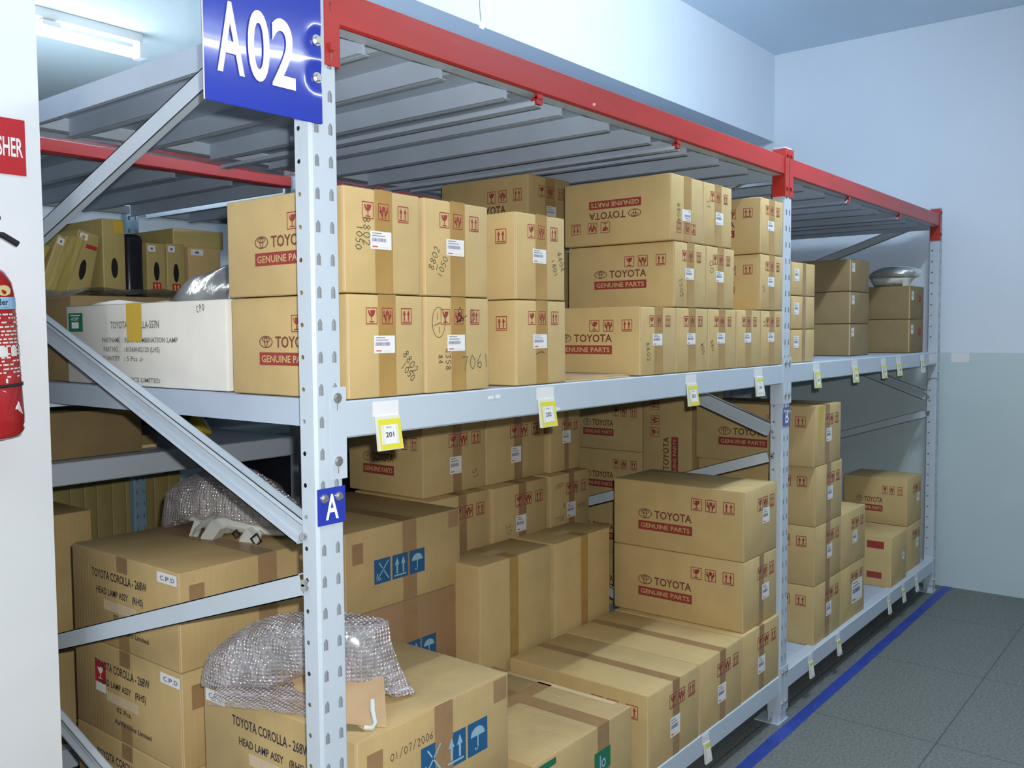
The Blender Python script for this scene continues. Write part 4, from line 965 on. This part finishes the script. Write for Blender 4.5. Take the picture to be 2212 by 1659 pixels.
upbox('leaning carton with red print and white label left of the tallest rear carton', .295, 1.86, ZB+.0195, .082, .75, .42, math.radians(13), .28, red=True)
upbox('leaning carton in yellow film, second from the tallest rear carton', .17, 1.86, ZB+.0225, .06, .7, .41, math.radians(21), None, label_=True)
upbox('leaning carton in yellow film, third from the tallest rear carton', .045, 1.86, ZB+.033, .07, .7, .40, math.radians(27), None, label_=False)
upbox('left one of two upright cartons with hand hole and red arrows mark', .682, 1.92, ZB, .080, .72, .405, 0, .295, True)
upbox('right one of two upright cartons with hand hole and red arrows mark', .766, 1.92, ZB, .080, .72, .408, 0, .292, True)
upbox('film-wrapped kraft carton with white label at the right end of the rear shelf row', .862, 1.92, ZB, .15, .7, .402, 0, None, board=KRAFT)
carton('flat kraft carton lying across the top of the rear shelf cartons', GY, (.875, 2.05, ZB+.412), (.24, .4, .075), side=False, front=False, lab=False, tape=None, board=KRAFT_Y)
mb = MB(); mb.cbox(0, .075, 0, .6, 0, .43, DARK_FILL, .02); tag(mb.build('gap_panel', None, (.575, 1.88, ZB)), 'black panel filling the dark gap right of the tallest rear carton', 'panel')  # black slab put into the dark gap between the cartons
# yellow film over the leaning cartons
mb = MB(); vs = []; n = 14
for i in range(n+1):
    for j in range(n+1):
        a, b = i/n, j/n; z = ZB+.40-.38*b+.015*noise.noise(Vector((a*5, b*5, 1))); x = .175+.07*a+(z-ZB)*.39
        vs.append((x, 1.835-.02*abs(noise.noise(Vector((a*4, b*6, 3)))), z))
mb.add(vs, [(i*(n+1)+j, i*(n+1)+j+1, (i+1)*(n+1)+j+1, (i+1)*(n+1)+j) for i in range(n) for j in range(n)], FILM_G, True)
tag(mb.build('plastic_film'), 'golden packing film draped over the leaning cartons on the rear shelf', 'plastic film')
h = pillow('plastic_film', [(0, 2.0), (.03, 2.05), (.09, 2.055), (.13, 2.03), (.14, 1.99), (.07, 1.98)], (.87, 2.72), (1.07, 2.72), .06, FILM_G, amp=.02)
tag(h, 'crumpled golden film bundle in front of the pale blue rear post', 'plastic film')
carton('old brown carton lying on the lower deck of the rear rack', None, (.10, 1.775, 1.1655), (.46, .5, .165), side=False, front=False, lab=False, tape=None, board=KRAFT_B, edge=False)
mb = MB(); mb.box(0, .08, 0, .3, 0, .05, KRAFT_B); mb.box(.0, .08, -.001, .004, 0, .012, KRAFT_EDGE); tag(mb.build('carton_tray', None, (.58, 1.85, 1.1655)), 'shallow brown tray beside the old brown carton on the rear rack', 'tray')
h = pillow('plastic_bag', [(0, 1.17), (.0, 1.21), (.03, 1.262), (.06, 1.255), (.105, 1.20), (.11, 1.17), (.05, 1.168)], (.90, 2.02), (1.05, 2.02), .045, YBAG, amp=.02); tag(h, 'crumpled yellow bag lying on the rear rack deck behind the brace', 'bag')
carton('tall carton on the floor deck of the rear rack left of the stamped stack', None, (-.25, 1.76, .1365), (.60, .6, .842), side=False, front=False, lab=False, tape=None, board=KRAFT_D)
carton('added black load on the bottom deck of the rear rack, beyond the wrapped headlamp', None, (1.52, 1.86, .1365), (.95, .95, .90), side=False, front=False, lab=False, tape=None, board=DARK_FILL, edge=False, name='shade_block', cat='block')  # black box added where the rear rack is simply unlit
h = pillow('wrapped_bundle', [(0, 1.18), (.0, 1.30), (.05, 1.36), (.6, 1.37), (1.2, 1.36), (1.25, 1.28), (1.25, 1.19), (.6, 1.172)], (.55, 2.62), (1.8, 2.62), .16, mat('dark_brown_film', (.075, .06, .05), .25, bump=.5, bscale=14), amp=.02); tag(h, 'long dark film-wrapped bundle lying behind the yellow bag on the rear rack', 'bundle')
for i, (x, w) in enumerate(zip((.74, .83, .922, .993, 1.057, 1.137, 1.212, 1.290, 1.372, 1.452), (.088, .09, .069, .062, .078, .073, .076, .080, .078, .075))):
    r = upbox('%s tall flat carton of the row standing behind the rear rack' % ('leftmost', 'second', 'third', 'fourth', 'fifth', 'sixth', 'seventh', 'eighth', 'ninth', 'rightmost')[i], x, 3.12, 0, w, .6, 1.16+.01*((i*7) % 3), 0, None, label_=False)
    r['group'] = 'tall flat cartons behind the rear rack'
